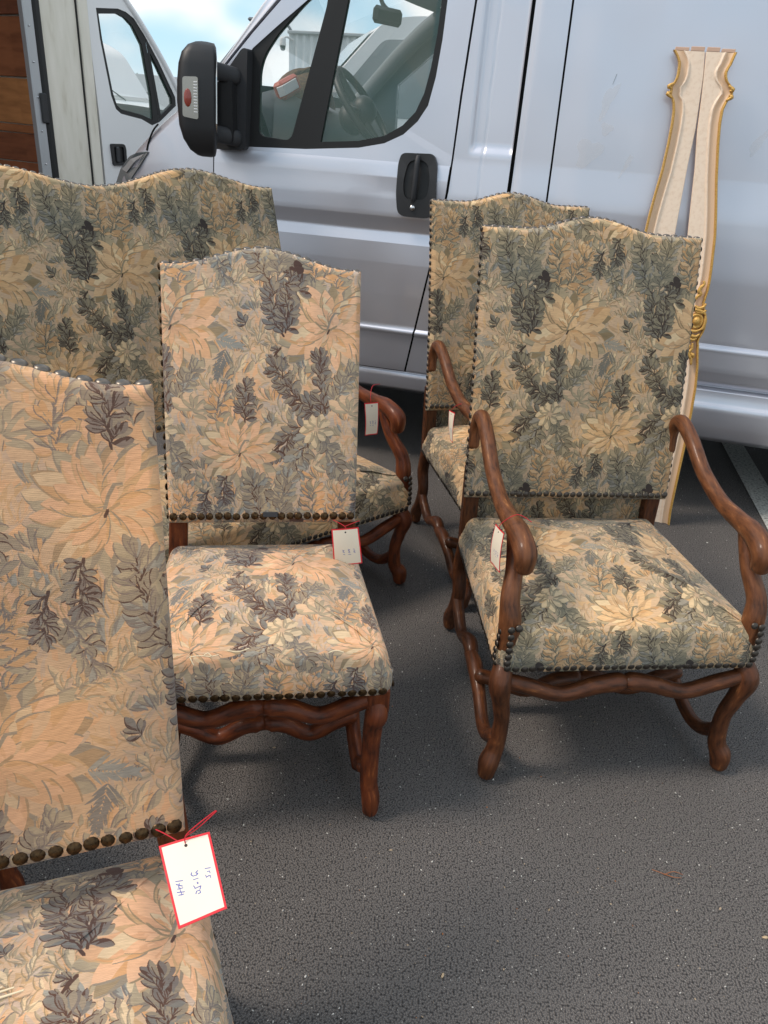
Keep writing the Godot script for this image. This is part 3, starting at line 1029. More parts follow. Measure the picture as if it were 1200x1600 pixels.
# ------------------------------------------------------------------ the silver van; x runs to its rear, z out of its near side
const SIDE_DOOR := [[0.30, -0.30], [0.325, -0.07], [0.345, -0.03], [0.36, -0.012], [0.418, -0.004], [0.424, -0.014], [0.432, -0.014], [0.438, 0.0], [0.592, 0.010], [0.597, 0.019], [0.606, 0.022], [0.614, 0.018], [0.620, 0.011], [0.75, 0.017], [0.88, 0.019], [0.955, 0.015], [0.990, 0.004], [1.003, 0.002], [1.050, 0.019], [1.056, 0.021], [1.13, 0.019], [1.20, 0.012], [1.27, 0.0]]
const SIDE_REAR := [[0.28, -0.30], [0.295, -0.11], [0.312, -0.05], [0.34, -0.012], [0.40, 0.018], [0.450, 0.027], [0.462, 0.028], [0.476, 0.026], [0.489, 0.012], [0.535, 0.010], [0.538, -0.016], [0.550, -0.016], [0.553, 0.006], [0.604, 0.022], [0.610, 0.026], [0.686, 0.030], [0.694, 0.032], [0.703, 0.028], [0.707, 0.016], [0.712, 0.018], [0.95, 0.022], [1.15, 0.014], [1.27, 0.0]]
const REAR_GAP := [[0.30, -0.075], [0.407, -0.060], [0.578, -0.031], [0.844, 0.014], [1.0, 0.040], [1.16, 0.061], [1.485, 0.075], [1.78, 0.093], [2.05, 0.105]]

func side_lean(y: float) -> float:
	return -maxf(0.0, y - 1.27) * 0.045 - pow(maxf(0.0, y - 1.75), 2.0) * 0.16

func side_z(y: float, rows: Array) -> float:
	return table(rows, y) if y < 1.27 else side_lean(y)

func heights(rows: Array, lo: float, hi: float, step: float) -> PackedFloat32Array:
	var s := {}
	for r in rows:
		if r[0] >= lo and r[0] <= hi:
			s[snappedf(r[0], 0.0005)] = true
	var y := lo
	while y < hi:
		s[snappedf(y, 0.0005)] = true
		y += step
	s[hi] = true
	var k := s.keys()
	k.sort()
	return PackedFloat32Array(k)

# a sheet of bodywork between two edges that depend on the height
func sheet(left: Callable, right: Callable, ys: PackedFloat32Array, nx: int, zf: Callable) -> Geo:
	var g := Geo.new()
	g.grid(nx + 1, ys.size(), func(i: int, j: int) -> Vector3:
		var y := ys[j]
		var x: float = lerpf(left.call(y), right.call(y), float(i) / nx)
		return Vector3(x, y, zf.call(x, y)), func(i: int, j: int) -> Vector2: return Vector2(i, j), false, Vector3.BACK)
	return g

func v2(a: Array) -> PackedVector2Array:
	var o := PackedVector2Array()
	for p in a:
		o.append(Vector2(p[0], p[1]))
	return o

func rounded(a: PackedVector2Array, r: float, cuts := 5) -> PackedVector2Array:
	var o := PackedVector2Array()
	for k in a.size():
		var p := a[k]
		var q := a[(k + a.size() - 1) % a.size()]
		var s := a[(k + 1) % a.size()]
		var r0 := minf(r, p.distance_to(q) * 0.45)
		var r1 := minf(r, p.distance_to(s) * 0.45)
		var b0 := p + (q - p).normalized() * r0
		var b1 := p + (s - p).normalized() * r1
		for c in cuts + 1:
			var u := float(c) / cuts
			o.append(b0.lerp(p, u).lerp(p.lerp(b1, u), u))
	return o

func flat_patch(poly: PackedVector2Array, zf: Callable, called: String, mat: Material, parent: Node, thick := 0.004) -> MeshInstance3D:
	var g := Geo.new()
	var tr := Geometry2D.triangulate_polygon(poly)
	var mid := Vector2.ZERO
	for p in poly:
		mid += p / poly.size()
	for k in range(0, tr.size(), 3):
		var q := []
		for s in 3:
			var p := poly[tr[k + s]]
			q.append(Vector3(p.x, p.y, zf.call(p.x, p.y)))
		g.quad(q[0], q[1], q[2], q[2], Vector3.BACK, [poly[tr[k]], poly[tr[k + 1]], poly[tr[k + 2]], poly[tr[k + 2]]])
	for k in poly.size():
		var a := poly[k]
		var b := poly[(k + 1) % poly.size()]
		var A := Vector3(a.x, a.y, zf.call(a.x, a.y))
		var B := Vector3(b.x, b.y, zf.call(b.x, b.y))
		g.quad(A, B, B - Vector3(0, 0, thick), A - Vector3(0, 0, thick), A - Vector3(mid.x, mid.y, A.z))
	return part(called, g.mesh(), mat, parent)

# the nose: how far in the wing has turned, and how high its shoulder is
func nose_in(x: float) -> float:
	return -table([[-1.95, 0.95], [-1.85, 0.70], [-1.75, 0.50], [-1.62, 0.32], [-1.516, 0.20], [-1.418, 0.12], [-1.31, 0.06], [-1.188, 0.02], [-1.085, 0.0]], x)

func nose_top(x: float) -> float:
	return table([[-1.95, 0.58], [-1.85, 0.68], [-1.72, 0.86], [-1.60, 1.0], [-1.516, 1.079], [-1.418, 1.154], [-1.31, 1.237], [-1.188, 1.323], [-1.085, 1.391], [-0.97, 1.462], [-0.90, 1.50]], x)

func wing_z(x: float, y: float) -> float:
	return nose_in(x) + (table(SIDE_DOOR, minf(y, 1.27)) * 0.6 if y < 1.27 else side_lean(y))

func build_van() -> void:
	var o := thing("panel_van", "silver blue panel van parked behind the chairs", "van", Vector3(0.1, 0, -3.2), deg_to_rad(-14.0))
	var gap := func(y: float) -> float: return table(REAR_GAP, y)
	var flush := func(x: float, y: float) -> float: return side_z(y, SIDE_DOOR)
	# --- front door: skin below the windows
	var ys := heights(SIDE_DOOR, 0.434, 1.25, 0.04)
	var g := sheet(func(y: float) -> float: return -0.917, func(y: float) -> float: return gap.call(y) - 0.004, ys, 30, func(x: float, y: float) -> float:
		# the crease dies away to the front, the belt bulges above it
		var k := smoothstep(-0.98, -0.6, x)
		var z := side_z(y, SIDE_DOOR)
		var smooth := table([[0.43, 0.0], [0.62, 0.011], [0.9, 0.018], [1.1, 0.018], [1.27, 0.0]], y)
		if y > 0.9 and y < 1.1:
			z = lerpf(smooth, z, 0.35 + 0.65 * k)
		var sweep := 1.235 - 0.10 * smoothstep(-0.30, -0.02, x) * 0.5
		z += 0.006 * smoothstep(sweep - 0.055, sweep - 0.015, y) * smoothstep(1.27, 1.22, y) * smoothstep(-0.95, -0.8, x)
		return z)
	var door := part("front_door", g.mesh(), M.paint, o)
	# --- door frame round the windows
	var outer := v2([[-0.917, 1.248], [-0.917, 1.48], [-0.870, 1.535], [-0.752, 1.656], [-0.643, 1.760], [-0.50, 1.895], [-0.42, 1.955], [-0.33, 2.0], [-0.2, 2.03], [0.101, 2.04], [0.089, 1.78], [0.071, 1.485], [0.062, 1.248]])
	var hole := v2([[-0.768, 1.262], [-0.524, 1.27], [-0.307, 1.289], [-0.205, 1.311], [-0.132, 1.346], [-0.081, 1.393], [-0.046, 1.448], [-0.026, 1.542], [-0.014, 1.662], [-0.009, 1.777], [-0.02, 1.93], [-0.06, 1.96], [-0.2, 1.965], [-0.34, 1.935], [-0.47, 1.83], [-0.54, 1.763], [-0.654, 1.68], [-0.754, 1.604], [-0.768, 1.58]])
	g = Geo.new()
	g.ring(outer, hole, Vector2(-0.42, 1.5), flush, 0.03, 0.03)
	part("window_surround", g.mesh(), M.paint, door)
	var inset := func(x: float, y: float) -> float: return side_z(y, SIDE_DOOR) - 0.004
	var qo := v2([[-0.768, 1.262], [-0.500, 1.272], [-0.415, 1.767], [-0.400, 1.868], [-0.47, 1.83], [-0.54, 1.763], [-0.654, 1.68], [-0.754, 1.604], [-0.768, 1.58]])
	var qi := v2([[-0.728, 1.305], [-0.590, 1.295], [-0.456, 1.765], [-0.462, 1.80], [-0.49, 1.80], [-0.548, 1.755], [-0.654, 1.653], [-0.706, 1.585], [-0.725, 1.531]])
	g = Geo.new()
	g.ring(qo, rounded(qi, 0.03), Vector2(-0.60, 1.5), inset, 0.025)
	var qf := part("quarter_window", g.mesh(), M.rubber, door)
	var w1 := v2([[-0.4998, 1.272], [-0.307, 1.289], [-0.205, 1.311], [-0.132, 1.346], [-0.081, 1.393], [-0.046, 1.448], [-0.026, 1.542], [-0.014, 1.662], [-0.009, 1.777], [-0.02, 1.93], [-0.06, 1.96], [-0.2, 1.965], [-0.34, 1.935], [-0.3998, 1.868], [-0.4148, 1.767]])
	var w2 := v2([[-0.465, 1.299], [-0.309, 1.313], [-0.207, 1.337], [-0.139, 1.376], [-0.093, 1.424], [-0.065, 1.488], [-0.048, 1.571], [-0.035, 1.681], [-0.030, 1.777], [-0.04, 1.92], [-0.08, 1.94], [-0.2, 1.942], [-0.325, 1.912], [-0.365, 1.86], [-0.379, 1.767]])
	g = Geo.new()
	g.ring(w1, w2, Vector2(-0.22, 1.62), func(x: float, y: float) -> float: return side_z(y, SIDE_DOOR) - 0.002, 0.025)
	var wf := part("door_window", g.mesh(), M.rubber, door)
	var pane := func(x: float, y: float) -> float: return side_z(y, SIDE_DOOR) - 0.012
	flat_patch(rounded(qi, 0.03), pane, "pane", M.glass, qf, 0.0)
	flat_patch(w2, pane, "pane", M.glass, wf, 0.0)
	# --- the door handle: bowl, grip, lock
	var hp := rounded(v2([[-0.128, 1.284], [-0.004, 1.288], [0.014, 1.25], [0.022, 1.12], [0.016, 1.072], [-0.008, 1.060], [-0.105, 1.060], [-0.126, 1.075], [-0.136, 1.14], [-0.138, 1.25]]), 0.02)
	g = Geo.new()
	var bowl := rounded(v2([[-0.098, 1.262], [-0.026, 1.264], [-0.006, 1.20], [-0.014, 1.125], [-0.10, 1.122], [-0.112, 1.18]]), 0.03)
	g.ring(hp, bowl, Vector2(-0.06, 1.19), func(x: float, y: float) -> float: return table(SIDE_DOOR, minf(y, 1.269)) + 0.020, 0.04, 0.03)
	var h := part("door_handle", g.mesh(), M.black, door)
	flat_patch(bowl, func(x: float, y: float) -> float: return table(SIDE_DOOR, minf(y, 1.269)) + 0.0105, "handle_bowl", M.rubber, h)
	g = Geo.new()
	g.tube([Vector3(-0.060, 1.270, 0.030), Vector3(-0.060, 1.25, 0.040), Vector3(-0.061, 1.19, 0.044), Vector3(-0.064, 1.135, 0.040), Vector3(-0.065, 1.118, 0.032)], [0.013, 0.0145, 0.0145, 0.0145, 0.012], 10, 5, true, 0.7)
	part("grip", g.mesh(), M.black_soft, h)
	g = Geo.new()
	g.tube([Vector3(-0.066, 1.094, 0.02), Vector3(-0.066, 1.094, 0.040)], [0.0125, 0.012], 14, 2, true)
	part("lock", g.mesh(), M.chrome, h)
	# --- sill below the door and the skin behind it
	g = sheet(func(y: float) -> float: return -0.95, func(y: float) -> float: return 0.288, heights(SIDE_DOOR, 0.30, 0.430, 0.05), 12, flush)
	part("sill", g.mesh(), M.paint, o)
	g = sheet(func(y: float) -> float: return gap.call(y) + 0.004, func(y: float) -> float: return 0.287, heights(SIDE_DOOR, 0.43, 2.05, 0.012), 40, func(x: float, y: float) -> float:
		var z := side_z(y, SIDE_DOOR if y < 0.8 else SIDE_REAR)
		var dip := smoothstep(0.124, 0.142, x) * smoothstep(0.30, 0.278, x) * smoothstep(1.300, 1.325, y)
		return z - 0.016 * dip - 0.003 * smoothstep(0.176, 0.179, x) * smoothstep(0.184, 0.181, x))
	part("door_pillar", g.mesh(), M.paint, o)
	# --- long side with its folds, gaps and rubbing lips
	g = sheet(func(y: float) -> float: return 0.300, func(y: float) -> float: return 0.423 + (1.788 - y) * 0.02, heights(SIDE_REAR, 0.28, 2.05, 0.06), 14, func(x: float, y: float) -> float:
		return side_z(y, SIDE_REAR) - 0.010 * smoothstep(0.325, 0.302, x))
	part("side_door_post", g.mesh(), M.paint, o)
	var dent := FastNoiseLite.new()
	dent.seed = 9
	dent.frequency = 0.9
	g = sheet(func(y: float) -> float: return 0.430 + (1.788 - y) * 0.02, func(y: float) -> float: return 3.05, heights(SIDE_REAR, 0.28, 2.05, 0.05), 60, func(x: float, y: float) -> float:
		var fold := 0.003 * smoothstep(0.0, 0.006, x - 0.474 - (1.788 - y) * 0.02)
		return side_z(y, SIDE_REAR) - 0.003 + fold + dent.get_noise_2d(x, y) * 0.004 * smoothstep(0.75, 0.95, y))
	part("side_panel", g.mesh(), M.paint, o)
	M.scuff = plain(Color8(236, 232, 226), 0.5)
	M.scuff.transparency = BaseMaterial3D.TRANSPARENCY_ALPHA
	M.scuff.albedo_color.a = 0.13
	for e in [[0.60, 1.50, 0.045, 0.14, -0.35], [0.56, 1.33, 0.10, 0.12, -0.7], [0.61, 1.41, 0.05, 0.05, -0.5], [0.98, 1.36, 0.03, 0.05, -0.5], [1.12, 1.40, 0.035, 0.12, -0.5], [0.70, 1.30, 0.02, 0.10, -0.4]]:
		var q := PackedVector2Array()
		for k in 24:
			var a := TAU * k / 24.0
			var rr := 0.8 + 0.2 * sin(a * 3.0 + e[0] * 9.0) + rng.randf_range(-0.08, 0.08)
			q.append(Vector2(e[0], e[1]) + Vector2(cos(a) * e[2] * rr, sin(a) * e[3] * rr).rotated(e[4]) * 0.5)
		flat_patch(q, func(x: float, y: float) -> float: return side_z(y, SIDE_REAR) + 0.0040 + dent.get_noise_2d(x, y) * 0.004 * smoothstep(0.75, 0.95, y), "scuff", M.scuff, o, 0.0)
	for e in [[0.612, 1.580, 0.604, 1.548], [-0.33, 1.11, -0.31, 1.115]]:
		g = Geo.new()
		g.tube([Vector3(e[0], e[1], side_z(e[1], SIDE_REAR) + 0.0012), Vector3(e[2], e[3], side_z(e[3], SIDE_REAR) + 0.0012)], [0.0008, 0.0005], 5, 2)
		part("scratch", g.mesh(), M.trim, o)
	# what shows in the gaps
	g = Geo.new()
	for e in [[0.30, -0.066, 0.02], [0.60, -0.026, 0.02], [0.90, 0.024, 0.02], [1.2, 0.064, 0.02], [1.6, 0.082, 0.02]]:
		pass
	g = sheet(func(y: float) -> float: return gap.call(y) - 0.02, func(y: float) -> float: return gap.call(y) + 0.02, heights(REAR_GAP, 0.30, 2.05, 0.1), 2, func(x: float, y: float) -> float: return side_z(y, SIDE_DOOR) - 0.030)
	part("door_seal", g.mesh(), M.void, o)
	g = sheet(func(y: float) -> float: return 0.276, func(y: float) -> float: return 0.312, heights(SIDE_REAR, 0.30, 2.05, 0.06), 2, func(x: float, y: float) -> float: return side_z(y, SIDE_REAR) - 0.022)
	part("door_seal", g.mesh(), M.void, o)
	g = sheet(func(y: float) -> float: return 0.41 + (1.788 - y) * 0.02, func(y: float) -> float: return 0.45 + (1.788 - y) * 0.02, heights(SIDE_REAR, 0.30, 2.05, 0.06), 2, func(x: float, y: float) -> float: return side_z(y, SIDE_REAR) - 0.018)
	part("door_seal", g.mesh(), M.void, o)
	g = sheet(func(y: float) -> float: return -0.935, func(y: float) -> float: return -0.900, heights(SIDE_DOOR, 0.34, 1.50, 0.06), 2, func(x: float, y: float) -> float: return wing_z(x, y) - 0.022)
	part("door_seal", g.mesh(), M.void, o)
	# --- wing and bonnet
	var xs := [-0.925, -0.97, -1.02, -1.07, -1.12, -1.17, -1.22, -1.27, -1.32, -1.37, -1.42, -1.48, -1.55, -1.62, -1.70, -1.78, -1.86, -1.94]
	g = Geo.new()
	var wide := 2.0
	var fy := [0.34, 0.43, 0.6, 0.8, 0.95, 1.05]
	g.grid(33, xs.size(), func(i: int, j: int) -> Vector3:
		var x: float = xs[j]
		var t := nose_top(x)
		var zi := nose_in(x)
		var far := i > 16
		var k := 32 - i if far else i
		var p: Vector3
		if k < 8:
			var y := lerpf(0.34, t - 0.05, k / 7.0)
			p = Vector3(x, y, wing_z(x, y))
		elif k < 12:
			var a := PI / 2 * (k - 7) / 4.0
			p = Vector3(x, t - 0.05 + 0.05 * sin(a), wing_z(x, t - 0.05) - 0.06 * (1 - cos(a)))
		else:
			var zz := wing_z(x, t - 0.05) - 0.06
			var u := (k - 11) / 5.0
			p = Vector3(x, t + 0.02 * sin(u * PI / 2), lerpf(zz, -wide / 2, u))
		if far:
			p.z = -wide - p.z
		return p, func(i: int, j: int) -> Vector2: return Vector2(i, j), false, Vector3(0, 1, 0.3))
	part("bonnet_and_wings", g.mesh(), M.paint, o)
	g = Geo.new()
	g.box(Transform3D(Basis.IDENTITY, Vector3(-1.80, 0.48, -wide / 2)), Vector3(0.4, 0.36, 0.9), 0.12)
	part("front_bumper", g.mesh(), M.black_soft, o)
	var skin := func(x: float, y: float) -> float: return wing_z(x, y) + 0.006
	var lamp := flat_patch(rounded(v2([[-1.239, 1.214], [-1.30, 1.206], [-1.364, 1.186], [-1.449, 1.125], [-1.520, 1.050], [-1.53, 0.96], [-1.42, 1.02], [-1.359, 1.100], [-1.306, 1.144]]), 0.012), skin, "headlight", M.lens, o, 0.01)
	flat_patch(v2([[-1.262, 1.203], [-1.355, 1.176], [-1.42, 1.13], [-1.39, 1.12], [-1.33, 1.165]]), func(x: float, y: float) -> float: return wing_z(x, y) + 0.009, "reflector", M.alu, lamp, 0.0)
	g = Geo.new()
	var lip := []
	var lr := []
	for p in [[-1.184, 1.318], [-1.206, 1.300], [-1.226, 1.275], [-1.242, 1.246], [-1.252, 1.218]]:
		lip.append(Vector3(p[0], p[1], wing_z(p[0], p[1]) + 0.001))
		lr.append(0.004)
	g.tube(lip, lr, 6, 4)
	part("bonnet_gap", g.mesh(), M.void, o)
	# --- windscreen pillars, glass, roof, far side
	var rail_out := [[-1.03, 1.415], [-0.923, 1.533], [-0.824, 1.649], [-0.731, 1.758], [-0.60, 1.885], [-0.48, 1.978], [-0.34, 2.05]]
	var rail_in := [[-0.930, 1.425], [-0.884, 1.531], [-0.766, 1.652], [-0.657, 1.756], [-0.512, 1.893], [-0.43, 1.955], [-0.33, 2.005]]
	for s in [0, 1]:
		g = Geo.new()
		g.grid(8, 25, func(i: int, j: int) -> Vector3:
			var k := mini(j / 4, 5)
			var t := j / 4.0 - k
			var a2 := Vector2(lerpf(rail_out[k][0], rail_out[k + 1][0], t), lerpf(rail_out[k][1], rail_out[k + 1][1], t))
			var b2 := Vector2(lerpf(rail_in[k][0], rail_in[k + 1][0], t), lerpf(rail_in[k][1], rail_in[k + 1][1], t))
			var u := clampf(i / 6.0, 0.0, 1.0)
			var q := a2.lerp(b2, u)
			var z := side_lean(q.y) - 0.045 * pow(1.0 - u, 2.0) - (0.03 if i == 7 else 0.0)
			return Vector3(q.x, q.y, z if s == 0 else -wide - z), func(i: int, j: int) -> Vector2: return Vector2(i, j), false, Vector3(-0.3, 0.3, 1.0 if s == 0 else -1.0))
		part("windscreen_pillar", g.mesh(), M.paint, o)
		g = Geo.new()
		var pts := []
		for p in [[-1.02, 1.40], [-0.885, 1.530], [-0.775, 1.645], [-0.67, 1.753], [-0.52, 1.885], [-0.41, 1.96], [-0.30, 2.01]]:
			pts.append(Vector3(p[0], p[1], (-0.075 if s == 0 else -wide + 0.075) + (-1.0 if s == 0 else 1.0) * maxf(0.0, p[1] - 1.3) * 0.05))
		g.tube(pts, [0.050, 0.046, 0.046, 0.047, 0.05, 0.05, 0.05], 12, 6, true)
		part("pillar_trim", g.mesh(), M.trim, o)
	var scr := func(u: float, v: float) -> Vector3:
		# u across from near to far, v up
		var bow := 0.16 * (1.0 - pow(2.0 * u - 1.0, 2.0))
		return Vector3(lerpf(-1.06, -0.46, v) - bow * (1.0 - 0.35 * v), lerpf(1.38, 2.0, v) , lerpf(-0.05 - 0.04 * v, -wide + 0.05 + 0.04 * v, u))
	g = Geo.new()
	g.grid(17, 9, func(i: int, j: int) -> Vector3: return scr.call(i / 16.0, j / 8.0), func(i: int, j: int) -> Vector2: return Vector2(i, j), false, Vector3(-1, 1, 0))
	part("windscreen", g.mesh(), M.glass, o)
	g = Geo.new()
	g.grid(17, 3, func(i: int, j: int) -> Vector3: return scr.call(i / 16.0, [0.955, 1.0, 1.1][j]) + Vector3(0.004, -0.004, 0), func(i: int, j: int) -> Vector2: return Vector2(i, j), false, Vector3(-1, 1, 0))
	part("windscreen_header", g.mesh(), M.trim, o)
	g = Geo.new()
	var rx := [-0.44, -0.36, -0.2, 0.0, 0.3, 0.8, 1.5, 2.2, 3.05]
	g.grid(21, rx.size(), func(i: int, j: int) -> Vector3:
		var u := i / 20.0
		var a := PI * u
		var hgt: float = 0.26 * smoothstep(-0.5, 0.3, rx[j])
		return Vector3(rx[j], 2.04 - 0.04 * smoothstep(-0.2, -0.44, rx[j]) + hgt * pow(sin(a), 0.45), -wide / 2 + (wide / 2 + side_lean(2.05)) * signf(cos(a)) * pow(absf(cos(a)), 0.4)), func(i: int, j: int) -> Vector2: return Vector2(i, j), false, Vector3.UP)
	part("roof", g.mesh(), M.paint, o)
	g = Geo.new()
	g.grid(11, 2, func(i: int, j: int) -> Vector3: return Vector3(lerpf(-0.42, 0.35, j), 2.02, lerpf(-0.1, -wide + 0.1, i / 10.0)), func(i: int, j: int) -> Vector2: return Vector2(i, j), false, Vector3.DOWN)
	part("headlining", g.mesh(), M.trim, o)
	# far side: wall with a window in the door, long closed side behind
	g = Geo.new()
	var fo := v2([[-0.92, 0.36], [-0.92, 1.50], [-0.80, 1.64], [-0.50, 1.90], [-0.33, 2.02], [0.36, 2.04], [0.36, 0.36]])
	var fi := v2([[-0.70, 1.32], [0.0, 1.33], [0.03, 1.5], [0.03, 1.90], [-0.30, 1.92], [-0.46, 1.80], [-0.70, 1.60]])
	g.ring(fo, fi, Vector2(-0.3, 1.55), func(x: float, y: float) -> float: return -wide + 0.02 - side_lean(y), 0.06)
	part("far_door", g.mesh(), M.trim, o)
	g = Geo.new()
	g.ring(fo, fi, Vector2(-0.3, 1.55), func(x: float, y: float) -> float: return -wide - 0.005 - side_lean(y), 0.02)
	part("far_door_skin", g.mesh(), M.paint, o)
	flat_patch(fi, func(x: float, y: float) -> float: return -wide + 0.01 - side_lean(y), "far_window", M.glass, o, 0.0)
	g = Geo.new()
	g.box(Transform3D(Basis.IDENTITY, Vector3(1.70, 1.17, -wide + 0.02)), Vector3(2.70, 1.76, 0.04), 0.01)
	part("far_side_panel", g.mesh(), M.paint, o)
	g = Geo.new()
	g.box(Transform3D(Basis.IDENTITY, Vector3(3.03, 1.2, -wide / 2)), Vector3(0.04, 1.8, wide - 0.12), 0.01)
	part("rear_doors", g.mesh(), M.paint, o)
	g = Geo.new()
	g.box(Transform3D(Basis.IDENTITY, Vector3(0.36, 1.2, -wide / 2)), Vector3(0.03, 1.66, wide - 0.16), 0.004)
	part("bulkhead", g.mesh(), M.trim, o)
	g = Geo.new()
	g.box(Transform3D(Basis.IDENTITY, Vector3(1.0, 0.42, -wide / 2)), Vector3(4.0, 0.10, wide - 0.30), 0.02)
	part("floor_pan", g.mesh(), M.void, o)
	# --- cab: dashboard, wheel, seats, mirror, things on the dashboard
	g = Geo.new()
	var dp := [[-1.16, 1.33], [-1.0, 1.41], [-0.86, 1.445], [-0.75, 1.40], [-0.70, 1.28], [-0.74, 1.08], [-0.80, 0.80], [-0.86, 0.50]]
	g.grid(15, dp.size(), func(i: int, j: int) -> Vector3:
		var u := i / 14.0
		var hood := 0.05 * exp(-pow((u - 0.27) / 0.13, 2.0)) * (1.0 if j < 4 else 0.3)
		return Vector3(dp[j][0] + (0.03 if u > 0.42 and u < 0.6 and j > 2 else 0.0), dp[j][1] + hood, lerpf(-0.08, -wide + 0.08, u)), func(i: int, j: int) -> Vector2: return Vector2(i, j), false, Vector3(1, 1, 0))
	part("dashboard", g.mesh(), M.dash, o)
	var wc := Vector3(-0.47, 1.425, -0.56)
	var ax := Vector3(0.80, 0.60, 0.0).normalized()
	var ex := Vector3(-0.60, 0.80, 0.0).normalized()
	var ez := Vector3.BACK
	g = Geo.new()
	var rim := []
	var rr := []
	for k in 33:
		var a := TAU * k / 32.0
		rim.append(wc + (ex * cos(a) + ez * sin(a)) * 0.195)
		rr.append(0.0155)
	g.tube(rim, rr, 10, 3, false)
	for a in [0.2, PI - 0.2, PI / 2, -PI / 2]:
		g.tube([wc - ax * 0.02, wc + (ex * cos(a) + ez * sin(a)) * 0.19], [0.024, 0.015], 8, 3)
	g.tube([wc - ax * 0.06, wc + ax * 0.012], [0.07, 0.06], 16, 2)
	part("steering_wheel", g.mesh(), M.black, o)
	for s in [[-0.52, 0.0], [-1.42, 0.0]]:
		g = Geo.new()
		g.box(Transform3D(Basis(Vector3.BACK, -0.20), Vector3(0.16, 1.10, s[0])), Vector3(0.14, 0.66, 0.48 if s[0] > -1 else 0.80), 0.05)
		g.box(Transform3D(Basis.IDENTITY, Vector3(-0.14, 0.80, s[0])), Vector3(0.52, 0.16, 0.48 if s[0] > -1 else 0.80), 0.05)
		g.box(Transform3D(Basis(Vector3.BACK, -0.12), Vector3(0.24, 1.55, s[0])), Vector3(0.09, 0.19, 0.26), 0.035)
		part("cab_seat", g.mesh(), M.dash, o)
	g = Geo.new()
	g.tube([Vector3(-0.555, 1.985, -1.0), Vector3(-0.54, 1.90, -1.0), Vector3(-0.505, 1.86, -0.99)], [0.010, 0.010, 0.012], 8, 4)
	g.box(Transform3D(Basis(Vector3.UP, -0.45) * Basis(Vector3.BACK, -0.1), Vector3(-0.50, 1.835, -0.98)), Vector3(0.035, 0.072, 0.20), 0.016)
	part("rear_view_mirror", g.mesh(), M.black, o)
	# --- outside mirror: base on the door, two arms, tall housing with its lamp
	g = Geo.new()
	var base := rounded(v2([[-0.905, 1.245], [-0.768, 1.250], [-0.752, 1.60], [-0.775, 1.60], [-0.86, 1.50], [-0.90, 1.43]]), 0.015)
	g.prism(base, Transform3D(Basis.IDENTITY, Vector3(0, 0, 0.035)), 0.05)
	var mir := part("wing_mirror", g.mesh(), M.black_soft, o)
	g = Geo.new()
	var curve := v2([[-0.86, 1.27], [-0.80, 1.27], [-0.80, 1.49], [-0.835, 1.51], [-0.868, 1.47]])
	g.prism(rounded(curve, 0.02), Transform3D(Basis.IDENTITY, Vector3(0, 0, 0.075)), 0.045)
	part("mirror_foot", g.mesh(), M.black, mir)
	for e in [[1.505, 0.030], [1.290, 0.026]]:
		g = Geo.new()
		g.tube([Vector3(-0.800, e[0], 0.045), Vector3(-0.845, e[0] + 0.010, 0.10), Vector3(-0.862, e[0] + 0.008, 0.15), Vector3(-0.885, e[0], 0.19)], [0.030, 0.031, 0.031, 0.030], 12, 4, true, 0.55)
		part("mirror_arm", g.mesh(), M.black_soft, mir)
	# housing: egg-shaped shell, lofted from bottom to top; open face looks to the rear
	g = Geo.new()
	var hy := [1.222, 1.227, 1.244, 1.280, 1.325, 1.405, 1.47, 1.525, 1.562, 1.588, 1.600, 1.604]
	var hw := [0.010, 0.046, 0.074, 0.092, 0.102, 0.104, 0.101, 0.096, 0.086, 0.064, 0.034, 0.008]
	var hd := [0.004, 0.022, 0.048, 0.072, 0.086, 0.092, 0.090, 0.084, 0.072, 0.050, 0.024, 0.004]
	var hb := [0.030, 0.046, 0.050, 0.052, 0.053, 0.053, 0.053, 0.053, 0.052, 0.050, 0.044, 0.020]
	var mt := Transform3D(Basis(Vector3.UP, deg_to_rad(26.0)) * Basis(Vector3.BACK, -0.03), Vector3(-0.905, 0, 0.205))
	g.grid(25, hy.size(), func(i: int, j: int) -> Vector3:
		var a := TAU * (i % 24) / 24.0
		var sx := signf(cos(a)) * pow(absf(cos(a)), 0.25 if cos(a) > 0 else 0.5)
		var sz := signf(sin(a)) * pow(absf(sin(a)), 0.42)
		return mt * Vector3(sx * (hb[j] if cos(a) > 0 else hd[j]), hy[j] + 0.0 * a, sz * hw[j]), func(i: int, j: int) -> Vector2: return Vector2(i, j), true)
	part("mirror_housing", g.mesh(), M.black, mir)
	g = Geo.new()
	g.prism(rounded(v2([[-0.084, 1.31], [0.084, 1.31], [0.080, 1.50], [0.05, 1.55], [-0.05, 1.55], [-0.080, 1.50]]), 0.03), mt * Transform3D(Basis(Vector3(0, 0, -1), Vector3.UP, Vector3.RIGHT), Vector3(0.0535, 0, 0)), 0.006)
	part("mirror_glass", g.mesh(), M.chrome, mir)
	# its marker lamp on the outer front face
	var lf := mt * Transform3D(Basis(Vector3.UP, -0.16), Vector3(-0.040, 1.420, 0.1035))
	g = Geo.new()
	g.prism(rounded(v2([[-0.030, -0.066], [0.027, -0.072], [0.027, 0.066], [-0.028, 0.062]]), 0.010), lf, 0.012)
	var ml := part("marker_lamp", g.mesh(), M.lamp_clear, mir)
	g = Geo.new()
	g.grid(13, 7, func(i: int, j: int) -> Vector3:
		var a := TAU * (i % 12) / 12.0
		var b := PI / 2 * j / 6.0
		return lf * Vector3(-0.010 + 0.014 * cos(a) * cos(b), 0.030 * sin(a) * cos(b) - 0.004, 0.001 + 0.004 * sin(b)), func(i: int, j: int) -> Vector2: return Vector2(i, j), true, lf.basis.z)
	part("red_lens", g.mesh(), M.lamp_red, ml)
	g = Geo.new()
